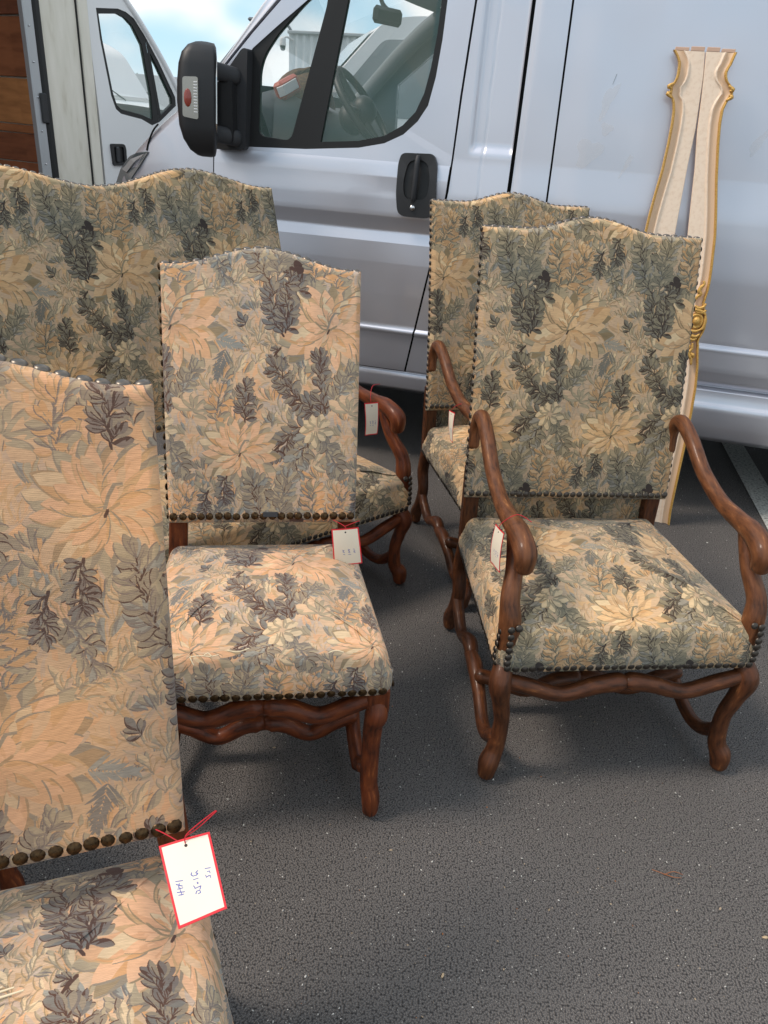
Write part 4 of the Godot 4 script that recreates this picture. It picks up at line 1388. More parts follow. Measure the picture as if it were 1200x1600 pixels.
	for k in 11:
		g.box(lf * Transform3D(Basis.IDENTITY, Vector3(0.018, -0.048 + 0.0096 * k, 0.001)), Vector3(0.014, 0.004, 0.003), 0.001)
	part("lens_ribs", g.mesh(), M.white, ml)
	# --- wheels
	for x in [-1.32 + 0.05, 2.35]:
		for z in [-0.14, -wide + 0.14]:
			g = Geo.new()
			var prof := [[0.20, 0.09], [0.30, 0.105], [0.325, 0.09], [0.335, 0.05], [0.335, -0.05], [0.325, -0.09], [0.20, -0.09]]
			g.grid(29, prof.size(), func(i: int, j: int) -> Vector3:
				var a := TAU * (i % 28) / 28.0
				return Vector3(x + cos(a) * prof[j][0], 0.335 + sin(a) * prof[j][0], z + prof[j][1]), func(i: int, j: int) -> Vector2: return Vector2(i, j), true)
			var wheel := part("wheel", g.mesh(), M.rubber, o)
			g = Geo.new()
			g.grid(29, 4, func(i: int, j: int) -> Vector3:
				var a := TAU * (i % 28) / 28.0
				var r: float = [0.21, 0.17, 0.07, 0.002][j]
				return Vector3(x + cos(a) * r, 0.335 + sin(a) * r, z + [0.085, 0.05, 0.06, 0.065][j] * (1.0 if z > -1 else -1.0)), func(i: int, j: int) -> Vector2: return Vector2(i, j), true, Vector3(0, 0, 1 if z > -1 else -1))
			part("rim", g.mesh(), M.alu, wheel)
	# bag and packet that lie on the dashboard
	var tf := o.transform
	var b := thing("straw_bag", "brown woven bag lying on the van's dashboard", "bag", tf * Vector3(-0.84, 1.435, -0.80), o.rotation.y)
	g = Geo.new()
	g.grid(25, 9, func(i: int, j: int) -> Vector3:
		var a := TAU * (i % 24) / 24.0
		var v := PI / 2 * j / 8.0
		return Vector3(cos(a) * cos(v) * 0.13, sin(v) * 0.15 + 0.01 * sin(a * 3.0), sin(a) * cos(v) * 0.26), func(i: int, j: int) -> Vector2: return Vector2(i / 24.0, j / 9.0), true)
	var straw := plain(Color8(122, 96, 66), 0.9)
	straw.albedo_texture = noise_tex(0.2, [[0.0, Color8(90, 66, 44)], [0.5, Color8(180, 150, 110)], [1.0, Color8(230, 210, 170)]], 5, FastNoiseLite.TYPE_CELLULAR, 256)
	part("bag_body", g.mesh(), straw, b)
	g = Geo.new()
	g.tube([Vector3(0, 0.13, -0.12), Vector3(0.06, 0.158, -0.06), Vector3(0.06, 0.158, 0.05), Vector3(0, 0.13, 0.12)], [0.009, 0.009, 0.009, 0.009], 8, 5)
	part("bag_handle", g.mesh(), straw, b)
	var pk := thing("packet", "orange red packet with a white label on the van's dashboard", "packet", tf * Vector3(-0.80, 1.452, -0.48), o.rotation.y)
	g = Geo.new()
	g.box(Transform3D(Basis(Vector3.RIGHT, 0.25) * Basis(Vector3.BACK, 0.35), Vector3(0, 0.045, 0)), Vector3(0.05, 0.075, 0.19), 0.012)
	part("carton", g.mesh(), plain(Color8(168, 60, 34), 0.5), pk)
	g = Geo.new()
	g.box(Transform3D(Basis(Vector3.RIGHT, 0.25) * Basis(Vector3.BACK, 0.35), Vector3(0.0, 0.045, 0)) * Transform3D(Basis.IDENTITY, Vector3(0.012, 0.0, 0.02)), Vector3(0.034, 0.04, 0.155), 0.002)
	part("paper_label", g.mesh(), M.white, pk)

# ------------------------------------------------------------------ white box truck at the left; x runs to its front, z out of the side we see
func build_truck() -> void:
	var o := thing("box_truck", "white box truck with open plank-lined load space, behind the settee", "truck", Vector3(-2.1, 0, -5.8), deg_to_rad(60.0))
	var g := Geo.new()
	# side wall between the opening and the cab
	g.box(Transform3D(Basis.IDENTITY, Vector3(-0.275, 1.90, -0.015)), Vector3(0.27, 2.30, 0.03), 0.004)
	part("box_side", g.mesh(), M.white_dirty, o)
	g = Geo.new()
	g.box(Transform3D(Basis.IDENTITY, Vector3(-0.090, 1.75, -0.004)), Vector3(0.088, 2.40, 0.03), 0.010)
	part("corner_strip", g.mesh(), M.white_dirty, o)
	g = Geo.new()
	g.box(Transform3D(Basis.IDENTITY, Vector3(-0.139, 1.75, -0.006)), Vector3(0.006, 2.40, 0.034), 0.001)
	part("panel_joint", g.mesh(), M.rubber, o)
	g = Geo.new()
	g.box(Transform3D(Basis.IDENTITY, Vector3(-0.442, 1.90, 0.006)), Vector3(0.052, 2.30, 0.05), 0.014)
	part("door_seal", g.mesh(), M.rubber, o)
	g = Geo.new()
	g.box(Transform3D(Basis.IDENTITY, Vector3(-0.505, 1.90, 0.0)), Vector3(0.068, 2.30, 0.05), 0.006)
	var post := part("door_post", g.mesh(), M.alu, o)
	g = Geo.new()
	g.box(Transform3D(Basis.IDENTITY, Vector3(-0.478, 1.34, 0.032)), Vector3(0.045, 0.17, 0.02), 0.006)
	part("catch", g.mesh(), M.black, post)
	for k in 6:
		g = Geo.new()
		g.tube([Vector3(-0.512, 1.02 + 0.19 * k, 0.024), Vector3(-0.512, 1.02 + 0.19 * k, 0.028)], [0.007, 0.006], 8, 1)
		part("rivet", g.mesh(), M.chrome, post)
	# load space: floor, roof, end walls and planks on its inner faces
	g = Geo.new()
	g.box(Transform3D(Basis.IDENTITY, Vector3(-2.3, 0.72, -1.0)), Vector3(4.4, 0.12, 2.0), 0.01)
	part("load_floor", g.mesh(), M.webbing, o)
	g = Geo.new()
	g.box(Transform3D(Basis.IDENTITY, Vector3(-2.3, 3.08, -1.0)), Vector3(4.4, 0.06, 2.02), 0.01)
	part("load_roof", g.mesh(), M.white_dirty, o)
	g = Geo.new()
	g.box(Transform3D(Basis.IDENTITY, Vector3(-2.3, 1.9, -2.03)), Vector3(4.4, 2.36, 0.03), 0.004)
	part("far_wall", g.mesh(), M.white_dirty, o)
	g = Geo.new()
	g.box(Transform3D(Basis.IDENTITY, Vector3(-0.12, 1.9, -1.02)), Vector3(0.03, 2.36, 1.98), 0.004)
	part("front_wall", g.mesh(), M.white_dirty, o)
	var tones := [Color8(160, 96, 62), Color8(146, 86, 56), Color8(176, 110, 68), Color8(198, 134, 82), Color8(164, 100, 64), Color8(138, 82, 56), Color8(152, 90, 58)]
	var tops := [0.78, 0.96, 1.15, 1.21, 1.50, 1.86, 1.98, 2.3, 2.6, 3.0]
	for k in tops.size() - 1:
		var m := plain(tones[k % tones.size()], 0.8)
		m.albedo_texture = noise_tex(0.02, [[0.0, Color8(200, 194, 188)], [0.5, Color8(235, 232, 228)], [1.0, Color8(255, 255, 250)]], 40 + k, FastNoiseLite.TYPE_SIMPLEX_SMOOTH, 128)
		m.uv1_triplanar = true
		m.uv1_scale = Vector3(0.8, 5.0, 0.8)
		g = Geo.new()
		g.box(Transform3D(Basis(Vector3.BACK, rng.randf_range(-0.006, 0.006)), Vector3(-2.3, (tops[k] + tops[k + 1]) / 2.0, -1.995 + rng.randf_range(-0.006, 0.006))), Vector3(4.3, tops[k + 1] - tops[k] - 0.008, 0.022), 0.004)
		part("plank", g.mesh(), m, o)
		g = Geo.new()
		g.box(Transform3D(Basis(Vector3.RIGHT, rng.randf_range(-0.012, 0.012)), Vector3(-0.158 + rng.randf_range(-0.006, 0.006), (tops[k] + tops[k + 1]) / 2.0 + 0.02, -1.0)), Vector3(0.022, tops[k + 1] - tops[k] - 0.008, 1.93), 0.004)
		part("plank", g.mesh(), m, o)
	# cab: door with its window
	var flush := func(x: float, y: float) -> float: return -maxf(0.0, y - 1.3) * 0.05
	var outer := v2([[-0.028, 0.62], [-0.030, 1.98], [0.06, 2.03], [0.25, 2.045], [0.330, 1.985], [0.43, 1.88], [0.585, 1.69], [0.725, 1.48], [0.80, 1.36], [0.86, 1.0], [0.86, 0.62]])
	var hole := v2([[0.049, 1.945], [0.053, 1.775], [0.092, 1.443], [0.120, 1.365], [0.160, 1.338], [0.247, 1.325], [0.340, 1.312], [0.439, 1.275], [0.517, 1.300], [0.69, 1.415], [0.69, 1.47], [0.554, 1.690], [0.449, 1.835], [0.366, 1.925], [0.300, 1.955], [0.234, 1.965]])
	g = Geo.new()
	g.ring(outer, hole, Vector2(0.30, 1.62), flush, 0.03, 0.04)
	var door := part("cab_door", g.mesh(), M.white, o)
	g = Geo.new()
	var w1 := v2([[0.049, 1.945], [0.053, 1.775], [0.092, 1.443], [0.120, 1.365], [0.160, 1.338], [0.247, 1.325], [0.340, 1.312], [0.439, 1.275], [0.512, 1.300], [0.449, 1.832], [0.366, 1.925], [0.300, 1.955], [0.234, 1.965]])
	var w2 := v2([[0.068, 1.915], [0.074, 1.777], [0.113, 1.463], [0.136, 1.39], [0.170, 1.366], [0.250, 1.354], [0.348, 1.340], [0.452, 1.312], [0.458, 1.465], [0.418, 1.775], [0.350, 1.880], [0.292, 1.920], [0.231, 1.936]])
	g.ring(w1, w2, Vector2(0.26, 1.62), func(x: float, y: float) -> float: return flush.call(x, y) - 0.004, 0.03)
	var win := part("door_window", g.mesh(), M.rubber, door)
	flat_patch(w2, func(x: float, y: float) -> float: return flush.call(x, y) - 0.014, "pane", M.glass, win, 0.0)
	g = Geo.new()
	var t1 := v2([[0.5122, 1.300], [0.69, 1.415], [0.69, 1.47], [0.554, 1.690], [0.4492, 1.832]])
	var t2 := v2([[0.534, 1.345], [0.655, 1.425], [0.655, 1.462], [0.536, 1.66], [0.482, 1.735]])
	g.ring(t1, t2, Vector2(0.57, 1.46), func(x: float, y: float) -> float: return flush.call(x, y) - 0.003, 0.03)
	var tri_w := part("quarter_window", g.mesh(), M.rubber, door)
	flat_patch(t2, func(x: float, y: float) -> float: return flush.call(x, y) - 0.014, "pane", M.glass, tri_w, 0.0)
	g = Geo.new()
	var hp := rounded(v2([[0.036, 1.148], [0.155, 1.148], [0.168, 1.12], [0.166, 1.01], [0.046, 1.008]]), 0.015)
	var bowl := rounded(v2([[0.060, 1.130], [0.145, 1.130], [0.146, 1.03], [0.064, 1.028]]), 0.012)
	g.ring(hp, bowl, Vector2(0.104, 1.078), func(x: float, y: float) -> float: return 0.014, 0.03, 0.02)
	var hd := part("door_handle", g.mesh(), M.black, door)
	flat_patch(bowl, func(x: float, y: float) -> float: return 0.002, "handle_bowl", M.rubber, hd)
	g = Geo.new()
	g.box(Transform3D(Basis.IDENTITY, Vector3(0.086, 1.08, 0.018)), Vector3(0.030, 0.10, 0.018), 0.006)
	part("grip", g.mesh(), M.black_soft, hd)
	# cab shell: far side, roof, screen, fairing, bonnet
	var cw := 1.9
	g = Geo.new()
	g.ring(outer, hole, Vector2(0.30, 1.62), func(x: float, y: float) -> float: return -cw - flush.call(x, y), 0.03)
	part("far_door", g.mesh(), M.white, o)
	g = Geo.new()
	var edge := [[-0.03, 1.985], [0.06, 2.035], [0.25, 2.05], [0.335, 1.99]]
	g.grid(9, 4, func(i: int, j: int) -> Vector3:
		var u := i / 8.0
		return Vector3(edge[j][0], edge[j][1] + 0.05 * sin(PI * u), lerpf(-0.03, -cw + 0.03, u)), func(i: int, j: int) -> Vector2: return Vector2(i, j), false, Vector3.UP)
	part("cab_roof", g.mesh(), M.white, o)
	g = Geo.new()
	var sc := [[0.335, 1.99], [0.43, 1.885], [0.59, 1.69], [0.73, 1.485], [0.81, 1.36]]
	g.grid(9, 5, func(i: int, j: int) -> Vector3:
		var u := i / 8.0
		return Vector3(sc[j][0] + 0.12 * sin(PI * u), sc[j][1], lerpf(-0.06, -cw + 0.06, u)), func(i: int, j: int) -> Vector2: return Vector2(i, j), false, Vector3(1, 1, 0))
	part("windscreen", g.mesh(), M.glass, o)
	g = Geo.new()
	g.tube([Vector3(0.30, 2.035, -0.045), Vector3(0.345, 1.985, -0.04), Vector3(0.44, 1.885, -0.035), Vector3(0.60, 1.69, -0.025), Vector3(0.74, 1.485, -0.015), Vector3(0.82, 1.36, -0.01)], [0.022, 0.022, 0.022, 0.022, 0.022, 0.022], 10, 4)
	part("windscreen_pillar", g.mesh(), M.white, o)
	g = Geo.new()
	g.box(Transform3D(Basis.IDENTITY, Vector3(0.14, 2.12, -cw / 2)), Vector3(0.34, 0.16, cw - 0.1), 0.06)
	g.box(Transform3D(Basis(Vector3.BACK, 0.35), Vector3(0.10, 2.24, -cw / 2)), Vector3(0.30, 0.22, cw - 0.16), 0.06)
	part("roof_fairing", g.mesh(), M.white_dirty, o)
	g = Geo.new()
	var bp := [[0.82, 1.36], [1.0, 1.28], [1.25, 1.15], [1.42, 0.98], [1.50, 0.70], [1.50, 0.45]]
	g.grid(13, bp.size(), func(i: int, j: int) -> Vector3:
		var u := i / 12.0
		return Vector3(bp[j][0] - 0.16 * pow(absf(2 * u - 1), 3.0) * smoothstep(0.82, 1.42, bp[j][0]), bp[j][1] + 0.05 * sin(PI * u), lerpf(-0.02, -cw + 0.02, u)), func(i: int, j: int) -> Vector2: return Vector2(i, j), false, Vector3(1, 1, 0))
	part("bonnet", g.mesh(), M.white, o)
	g = Geo.new()
	g.prism(v2([[0.863, 0.5], [0.863, 1.30], [1.0, 1.26], [1.22, 1.12], [1.32, 0.96], [1.36, 0.5]]), Transform3D(Basis.IDENTITY, Vector3(0, 0, -0.02)), 0.03)
	part("wing", g.mesh(), M.white, o)
	g = Geo.new()
	g.box(Transform3D(Basis.IDENTITY, Vector3(0.66, 1.20, -cw / 2)), Vector3(0.36, 0.24, cw - 0.2), 0.06)
	part("dashboard", g.mesh(), M.dash, o)
	g = Geo.new()
	g.box(Transform3D(Basis.IDENTITY, Vector3(-0.045, 1.0, -cw / 2)), Vector3(0.03, 0.75, cw - 0.1), 0.01)
	part("cab_back", g.mesh(), M.trim, o)
	g = Geo.new()
	g.box(Transform3D(Basis.IDENTITY, Vector3(-1.6, 0.58, -cw / 2)), Vector3(5.4, 0.16, 0.9), 0.02)
	part("chassis", g.mesh(), M.void, o)
	for x in [1.0, -2.7]:
		for z in [-0.16, -cw + 0.16]:
			g = Geo.new()
			var prof := [[0.0, 0.06], [0.20, 0.07], [0.22, 0.11], [0.33, 0.11], [0.36, 0.07], [0.36, -0.07], [0.33, -0.11], [0.0, -0.11]]
			g.grid(29, prof.size(), func(i: int, j: int) -> Vector3:
				var a := TAU * (i % 28) / 28.0
				return Vector3(x + cos(a) * prof[j][0], 0.36 + sin(a) * prof[j][0], z + prof[j][1]), func(i: int, j: int) -> Vector2: return Vector2(i, j), true)
			part("wheel", g.mesh(), M.rubber, o)

# ------------------------------------------------------------------ what shows through the windows
func far_van(label: String, at: Vector3, turn: float, boxy: bool) -> void:
	var o := thing("white_van", label, "van", at, turn)
	# x to its front, seen from the side; cab profile swept across its width
	var prof := v2([[-2.6, 0.35], [-2.6, 2.25], [0.75, 2.25], [1.05, 2.20], [1.75, 1.45], [2.35, 1.20], [2.5, 0.85], [2.5, 0.35]])
	if boxy:
		prof = v2([[-2.6, 0.4], [-2.6, 2.5], [0.2, 2.5], [0.32, 2.36], [0.95, 2.30], [1.25, 2.16], [1.75, 1.45], [2.3, 1.15], [2.45, 0.8], [2.45, 0.4]])
	var g := Geo.new()
	g.prism(rounded(prof, 0.12), Transform3D(Basis.IDENTITY, Vector3(0, 0, 0.95)), 1.9)
	part("body", g.mesh(), M.white, o)
	for s in [1.0, -1.0]:
		g = Geo.new()
		var win := rounded(v2([[0.55, 1.45], [1.58, 1.45], [1.06, 2.05], [0.55, 2.08]]), 0.06)
		g.prism(win, Transform3D(Basis.IDENTITY if s > 0 else Basis(Vector3(1, 0, 0), Vector3(0, 1, 0), Vector3(0, 0, 1)), Vector3(0, 0, 0.955 if s > 0 else -0.945)), 0.01)
		part("side_window", g.mesh(), M.lens, o)
		g = Geo.new()
		g.tube([Vector3(1.50, 1.36, s * 0.95), Vector3(1.50, 1.40, s * 1.10), Vector3(1.50, 1.42, s * 1.14)], [0.02, 0.02, 0.03], 8, 3)
		g.box(Transform3D(Basis.IDENTITY, Vector3(1.49, 1.50, s * 1.18)), Vector3(0.09, 0.30, 0.17), 0.04)
		part("mirror", g.mesh(), M.black, o)
		for x in [1.55, -1.6]:
			g = Geo.new()
			g.tube([Vector3(x, 0.33, s * 0.75), Vector3(x, 0.33, s * 0.97)], [0.33, 0.33], 20, 2)
			part("wheel", g.mesh(), M.rubber, o)
	g = Geo.new()
	var a := Vector2(1.12, 2.13)
	var b := Vector2(1.72, 1.49)
	var nn := Vector2(b.y - a.y, a.x - b.x).normalized() * -0.012
	g.quad(Vector3(a.x + nn.x, a.y + nn.y, -0.80), Vector3(a.x + nn.x, a.y + nn.y, 0.80), Vector3(b.x + nn.x, b.y + nn.y, 0.86), Vector3(b.x + nn.x, b.y + nn.y, -0.86), Vector3(1, 1, 0))
	part("windscreen", g.mesh(), M.lens, o)
	g = Geo.new()
	g.tube([Vector3(1.73, 1.50, -0.1), Vector3(1.50, 1.76, 0.35)], [0.012, 0.010], 6, 2)
	g.tube([Vector3(1.73, 1.50, 0.5), Vector3(1.50, 1.76, 0.85)], [0.012, 0.010], 6, 2)
	part("wiper", g.mesh(), M.black, o)
	for y in [0.75, 1.25]:
		g = Geo.new()
		g.box(Transform3D(Basis.IDENTITY, Vector3(-1.0, y, 0.955)), Vector3(3.0, 0.03, 0.02), 0.005)
		part("rubbing_strip", g.mesh(), M.trim, o)

func build_far() -> void:
	# corrugated shed far behind, with the camera and lamp on its corner
	var o := thing("metal_shed", "pale corrugated metal building seen through the van's windows", "building", Vector3(-4.45, 0, -31.0))
	var g := Geo.new()
	var cnt := 52
	g.grid(cnt * 4 + 1, 2, func(i: int, j: int) -> Vector3:
		var ph := i % 4
		return Vector3(i * 0.0625, lerpf(0.0, 4.1 + 0.25 * i / (cnt * 4.0), j), [0.0, 0.0, -0.09, -0.09][ph]), func(i: int, j: int) -> Vector2: return Vector2(i, j), false, Vector3.BACK)
	var sheetm := plain(Color8(214, 218, 220), 0.5)
	part("corrugated_wall", g.mesh(), sheetm, o)
	g = Geo.new()
	g.box(Transform3D(Basis.IDENTITY, Vector3(6.5, 2.0, -4.1)), Vector3(12.96, 4.0, 8.0), 0.02)
	part("building_block", g.mesh(), sheetm, o)
	g = Geo.new()
	g.box(Transform3D(Basis(Vector3.BACK, 0.0192), Vector3(6.5, 4.26, -0.02)), Vector3(13.1, 0.10, 0.25), 0.02)
	part("roof_edge", g.mesh(), M.alu, o)
	var c := thing("security_camera", "dome security camera on a bracket at the metal building's corner", "camera", Vector3(-4.45, 3.75, -30.9))
	g = Geo.new()
	g.tube([Vector3(0.15, 0.15, -0.05), Vector3(-0.05, 0.22, 0.1), Vector3(-0.18, 0.16, 0.15)], [0.035, 0.035, 0.035], 8, 4)
	part("bracket", g.mesh(), M.white, c)
	g = Geo.new()
	g.tube([Vector3(-0.18, 0.14, 0.15), Vector3(-0.18, -0.02, 0.15)], [0.10, 0.11], 14, 3)
	part("housing", g.mesh(), M.white, c)
	g = Geo.new()
	g.tube([Vector3(-0.18, -0.03, 0.15), Vector3(-0.18, -0.14, 0.15)], [0.105, 0.085], 14, 3)
	part("dome", g.mesh(), M.black, c)
	var l := thing("street_lamp", "grey street lamp arching beside the metal building", "street lamp", Vector3(-4.62, 0, -31.4))
	g = Geo.new()
	g.tube([Vector3(0.22, 0, 0), Vector3(0.22, 3.6, 0), Vector3(0.16, 4.25, 0), Vector3(-0.25, 4.48, 0), Vector3(-0.65, 4.50, 0)], [0.07, 0.055, 0.05, 0.045, 0.04], 10, 5)
	part("pole", g.mesh(), M.trim, l)
	g = Geo.new()
	g.box(Transform3D(Basis.IDENTITY, Vector3(-0.95, 4.47, 0)), Vector3(0.75, 0.12, 0.22), 0.05)
	part("lamp_head", g.mesh(), M.trim, l)
	far_van("white van seen through the silver van's windscreen", Vector3(0.55, 0, -8.9), deg_to_rad(192.0), false)
	far_van("white van with a stepped roof seen through the truck's cab window", Vector3(-6.1, 0, -13.4), deg_to_rad(-12.0), true)
	far_van("distant white van seen through the truck's small front window", Vector3(-8.2, 0, -24.0), deg_to_rad(200.0), false)
	# trees along the horizon
	var tree_labels := ["dark bushy tree on the horizon behind the distant white van", "rounder dark tree on the horizon, right of the stepped white van", "dark tree on the horizon nearest the silver van's mirror", "low dark tree on the horizon left of the stepped white van"]
	for k in 4:
		var t := thing("tree", tree_labels[k], "tree", Vector3([-20.5, -17.0, -13.6, -24.5][k], 0, -58.0 - (k * 7) % 5), 0.0, "trees along the horizon")
		var h := 2.6 + rng.randf() * 1.2
		g = Geo.new()
		g.tube([Vector3.ZERO, Vector3(0.05, h * 0.3, 0), Vector3(0, h * 0.6, 0.1)], [0.16, 0.13, 0.07], 8, 4)
		part("trunk", g.mesh(), M.webbing, t)
		g = Geo.new()
		for q in 900:
			var a := rng.randf() * TAU
			var e := rng.randf_range(-0.7, 1.0)
			var r := 2.3 * pow(rng.randf(), 0.4) * (0.8 + 0.25 * sin(a * 3.0 + k) + 0.15 * sin(e * 5.0))
			var p := Vector3(cos(a) * r, h * 0.62 + e * h * 0.45, sin(a) * r * 0.8)
			var s := rng.randf_range(0.10, 0.22)
			var d := Vector3(rng.randf_range(-1, 1), rng.randf_range(-1, 1), rng.randf_range(-1, 1)).normalized()
			var b := d.cross(Vector3(0.3, 0.9, 0.2)).normalized()
			g.quad(p - d * s, p + b * s * 0.6, p + d * s, p - b * s * 0.6, Vector3.UP)
		part("crown", g.mesh(), plain(Color8(70, 84, 52), 0.8), t)

# ------------------------------------------------------------------ two painted uprights that lean on the van
func upright(label: String, outer: Array, inner: Array, side: float, carved: bool) -> void:
	var lean := deg_to_rad(3.05)
	var o := thing("carved_upright", label, "furniture upright", Vector3(1.146, 0, -2.812))
	o.basis = Basis(Vector3.UP, deg_to_rad(-14.0)) * Basis(Vector3.RIGHT, -lean)
	# across each station: rim, cove, bead, flat field, inner edge
	var ys := []
	var y := 0.0
	while y < 1.6535:
		ys.append(y)
		y += 0.012
	ys.append(1.6535)
	var ox := func(yy: float) -> float: return table(outer, yy)
	var ix := func(yy: float) -> float: return table(inner, yy)
	# distances from the outer edge and heights above the back of the plank
	var prof := [[0.0, 0.0], [0.0, 0.026], [0.0015, 0.030], [0.0055, 0.030], [0.0075, 0.026], [0.009, 0.020], [0.016, 0.0150], [0.024, 0.0145], [0.030, 0.0165], [0.032, 0.0205], [0.0345, 0.022], [0.037, 0.0205], [0.039, 0.0165], [0.042, 0.0165]]
	var across := func(yy: float, k: int) -> Vector2:
		var a: float = ox.call(yy)
		var b: float = ix.call(yy)
		var w := absf(b - a)
		var sc := minf(1.0, w / 0.062)
		if k < prof.size():
			return Vector2(a - side * prof[k][0] * sc, prof[k][1])
		if k == prof.size():
			return Vector2(b + side * 0.002, 0.0165)
		if k == prof.size() + 1:
			return Vector2(b, 0.0145)
		return Vector2(b, 0.0)
	var n := prof.size() + 3
	var sub := func(k0: int, k1: int, lo: float, hi: float) -> ArrayMesh:
		var g := Geo.new()
		var rows := []
		for yy in ys:
			if yy >= lo and yy <= hi:
				rows.append(yy)
		g.grid(k1 - k0 + 1, rows.size(), func(i: int, j: int) -> Vector3:
			var q: Vector2 = across.call(rows[j], k0 + i)
			return Vector3(q.x, rows[j], q.y), func(i: int, j: int) -> Vector2: return Vector2(i, j), false, Vector3.BACK)
		return g.mesh()
	part("board_edge", sub.call(0, 1, -1, 9), M.tan_paint, o)
	part("gilt_rim", sub.call(1, 5, -1, 9), M.gilt, o)
	part("cove", sub.call(5, 8, -1, 9), M.tan_paint, o)
	part("painted_board", sub.call(8, n - 1, -1, 9), M.cream, o)
	# back, sawn top
	var g := Geo.new()
	g.grid(2, ys.size(), func(i: int, j: int) -> Vector3: return Vector3(ox.call(ys[j]) if i == 0 else ix.call(ys[j]), ys[j], 0.0), func(i: int, j: int) -> Vector2: return Vector2(i, j), false, Vector3.FORWARD)
	part("board_back", g.mesh(), M.raw_wood, o)
	g = Geo.new()
	var a: float = ox.call(1.6535)
	var b: float = ix.call(1.6535)
	for e in [[0.06, 0.50, 0.010], [0.56, 0.98, 0.013]]:
		g.box(Transform3D(Basis.IDENTITY, Vector3(lerpf(a, b, (e[0] + e[1]) / 2.0), 1.654 + e[2] / 2.0, 0.008)), Vector3(absf(b - a) * (e[1] - e[0]), e[2], 0.015), 0.001)
	part("sawn_tenon", g.mesh(), M.raw_wood, o)
	# little scroll where the edge steps
	g = Geo.new()
	for e in [1.545, 1.528]:
		var x: float = ox.call(e)
		g.tube([Vector3(x - side * 0.012, e + (0.012 if e > 1.54 else -0.012), 0.030), Vector3(x + side * 0.002, e + (0.002 if e > 1.54 else -0.002), 0.031), Vector3(x - side * 0.006, e - (0.002 if e > 1.54 else -0.002), 0.030)], [0.004, 0.0065, 0.004], 8, 4)
	part("scroll", g.mesh(), M.gilt, o)
	if not carved:
		return
	# gilded rosette between leaf scrolls
	var at := func(p: Array) -> Vector3: return Vector3(p[0], p[1], 0.030)
	var sets := [
		[[-0.069, 0.945], [-0.066, 0.935], [-0.074, 0.925], [-0.078, 0.910], [-0.070, 0.902], [-0.080, 0.890], [-0.084, 0.878]],
		[[-0.045, 0.868], [-0.052, 0.856], [-0.066, 0.852], [-0.078, 0.858]], [[-0.040, 0.846], [-0.052, 0.838], [-0.072, 0.838]],
		[[-0.036, 0.828], [-0.044, 0.838], [-0.060, 0.844], [-0.074, 0.846], [-0.084, 0.838]],
		[[-0.036, 0.826], [-0.033, 0.806], [-0.036, 0.784], [-0.046, 0.776]], [[-0.086, 0.834], [-0.094, 0.812], [-0.092, 0.788], [-0.082, 0.776]],
		[[-0.046, 0.776], [-0.058, 0.770], [-0.074, 0.770], [-0.086, 0.776]], [[-0.044, 0.760], [-0.052, 0.752], [-0.066, 0.752], [-0.080, 0.758], [-0.088, 0.752]],
		[[-0.050, 0.744], [-0.062, 0.738], [-0.076, 0.742], [-0.084, 0.736]], [[-0.062, 0.736], [-0.074, 0.726], [-0.078, 0.714], [-0.070, 0.708], [-0.066, 0.716]],
		[[-0.058, 0.724], [-0.056, 0.706], [-0.064, 0.692], [-0.058, 0.678], [-0.050, 0.668], [-0.046, 0.650]], [[-0.056, 0.690], [-0.048, 0.684], [-0.044, 0.676]]]
	for s in sets:
		g = Geo.new()
		var p := []
		var r := []
		for k in s.size():
			p.append(at.call(s[k]))
			r.append(lerpf(0.0072, 0.0040, absf(2.0 * k / (s.size() - 1) - 1.0)))
		g.tube(p, r, 8, 5)
		part("leaf_scroll", g.mesh(), M.gilt, o)
	g = Geo.new()
	var c := Vector3(-0.063, 0.806, 0.026)
	g.grid(21, 9, func(i: int, j: int) -> Vector3:
		var t := TAU * (i % 20) / 20.0
		var rr: float = [0.030, 0.029, 0.025, 0.020, 0.017, 0.015, 0.012, 0.006, 0.0005][j]
		var hh: float = [-0.012, 0.004, 0.008, 0.006, 0.002, 0.006, 0.011, 0.013, 0.0135][j]
		return c + Vector3(cos(t) * rr * 0.85, sin(t) * rr, hh), func(i: int, j: int) -> Vector2: return Vector2(i, j), true, Vector3.BACK)
	part("rosette", g.mesh(), M.gilt, o)

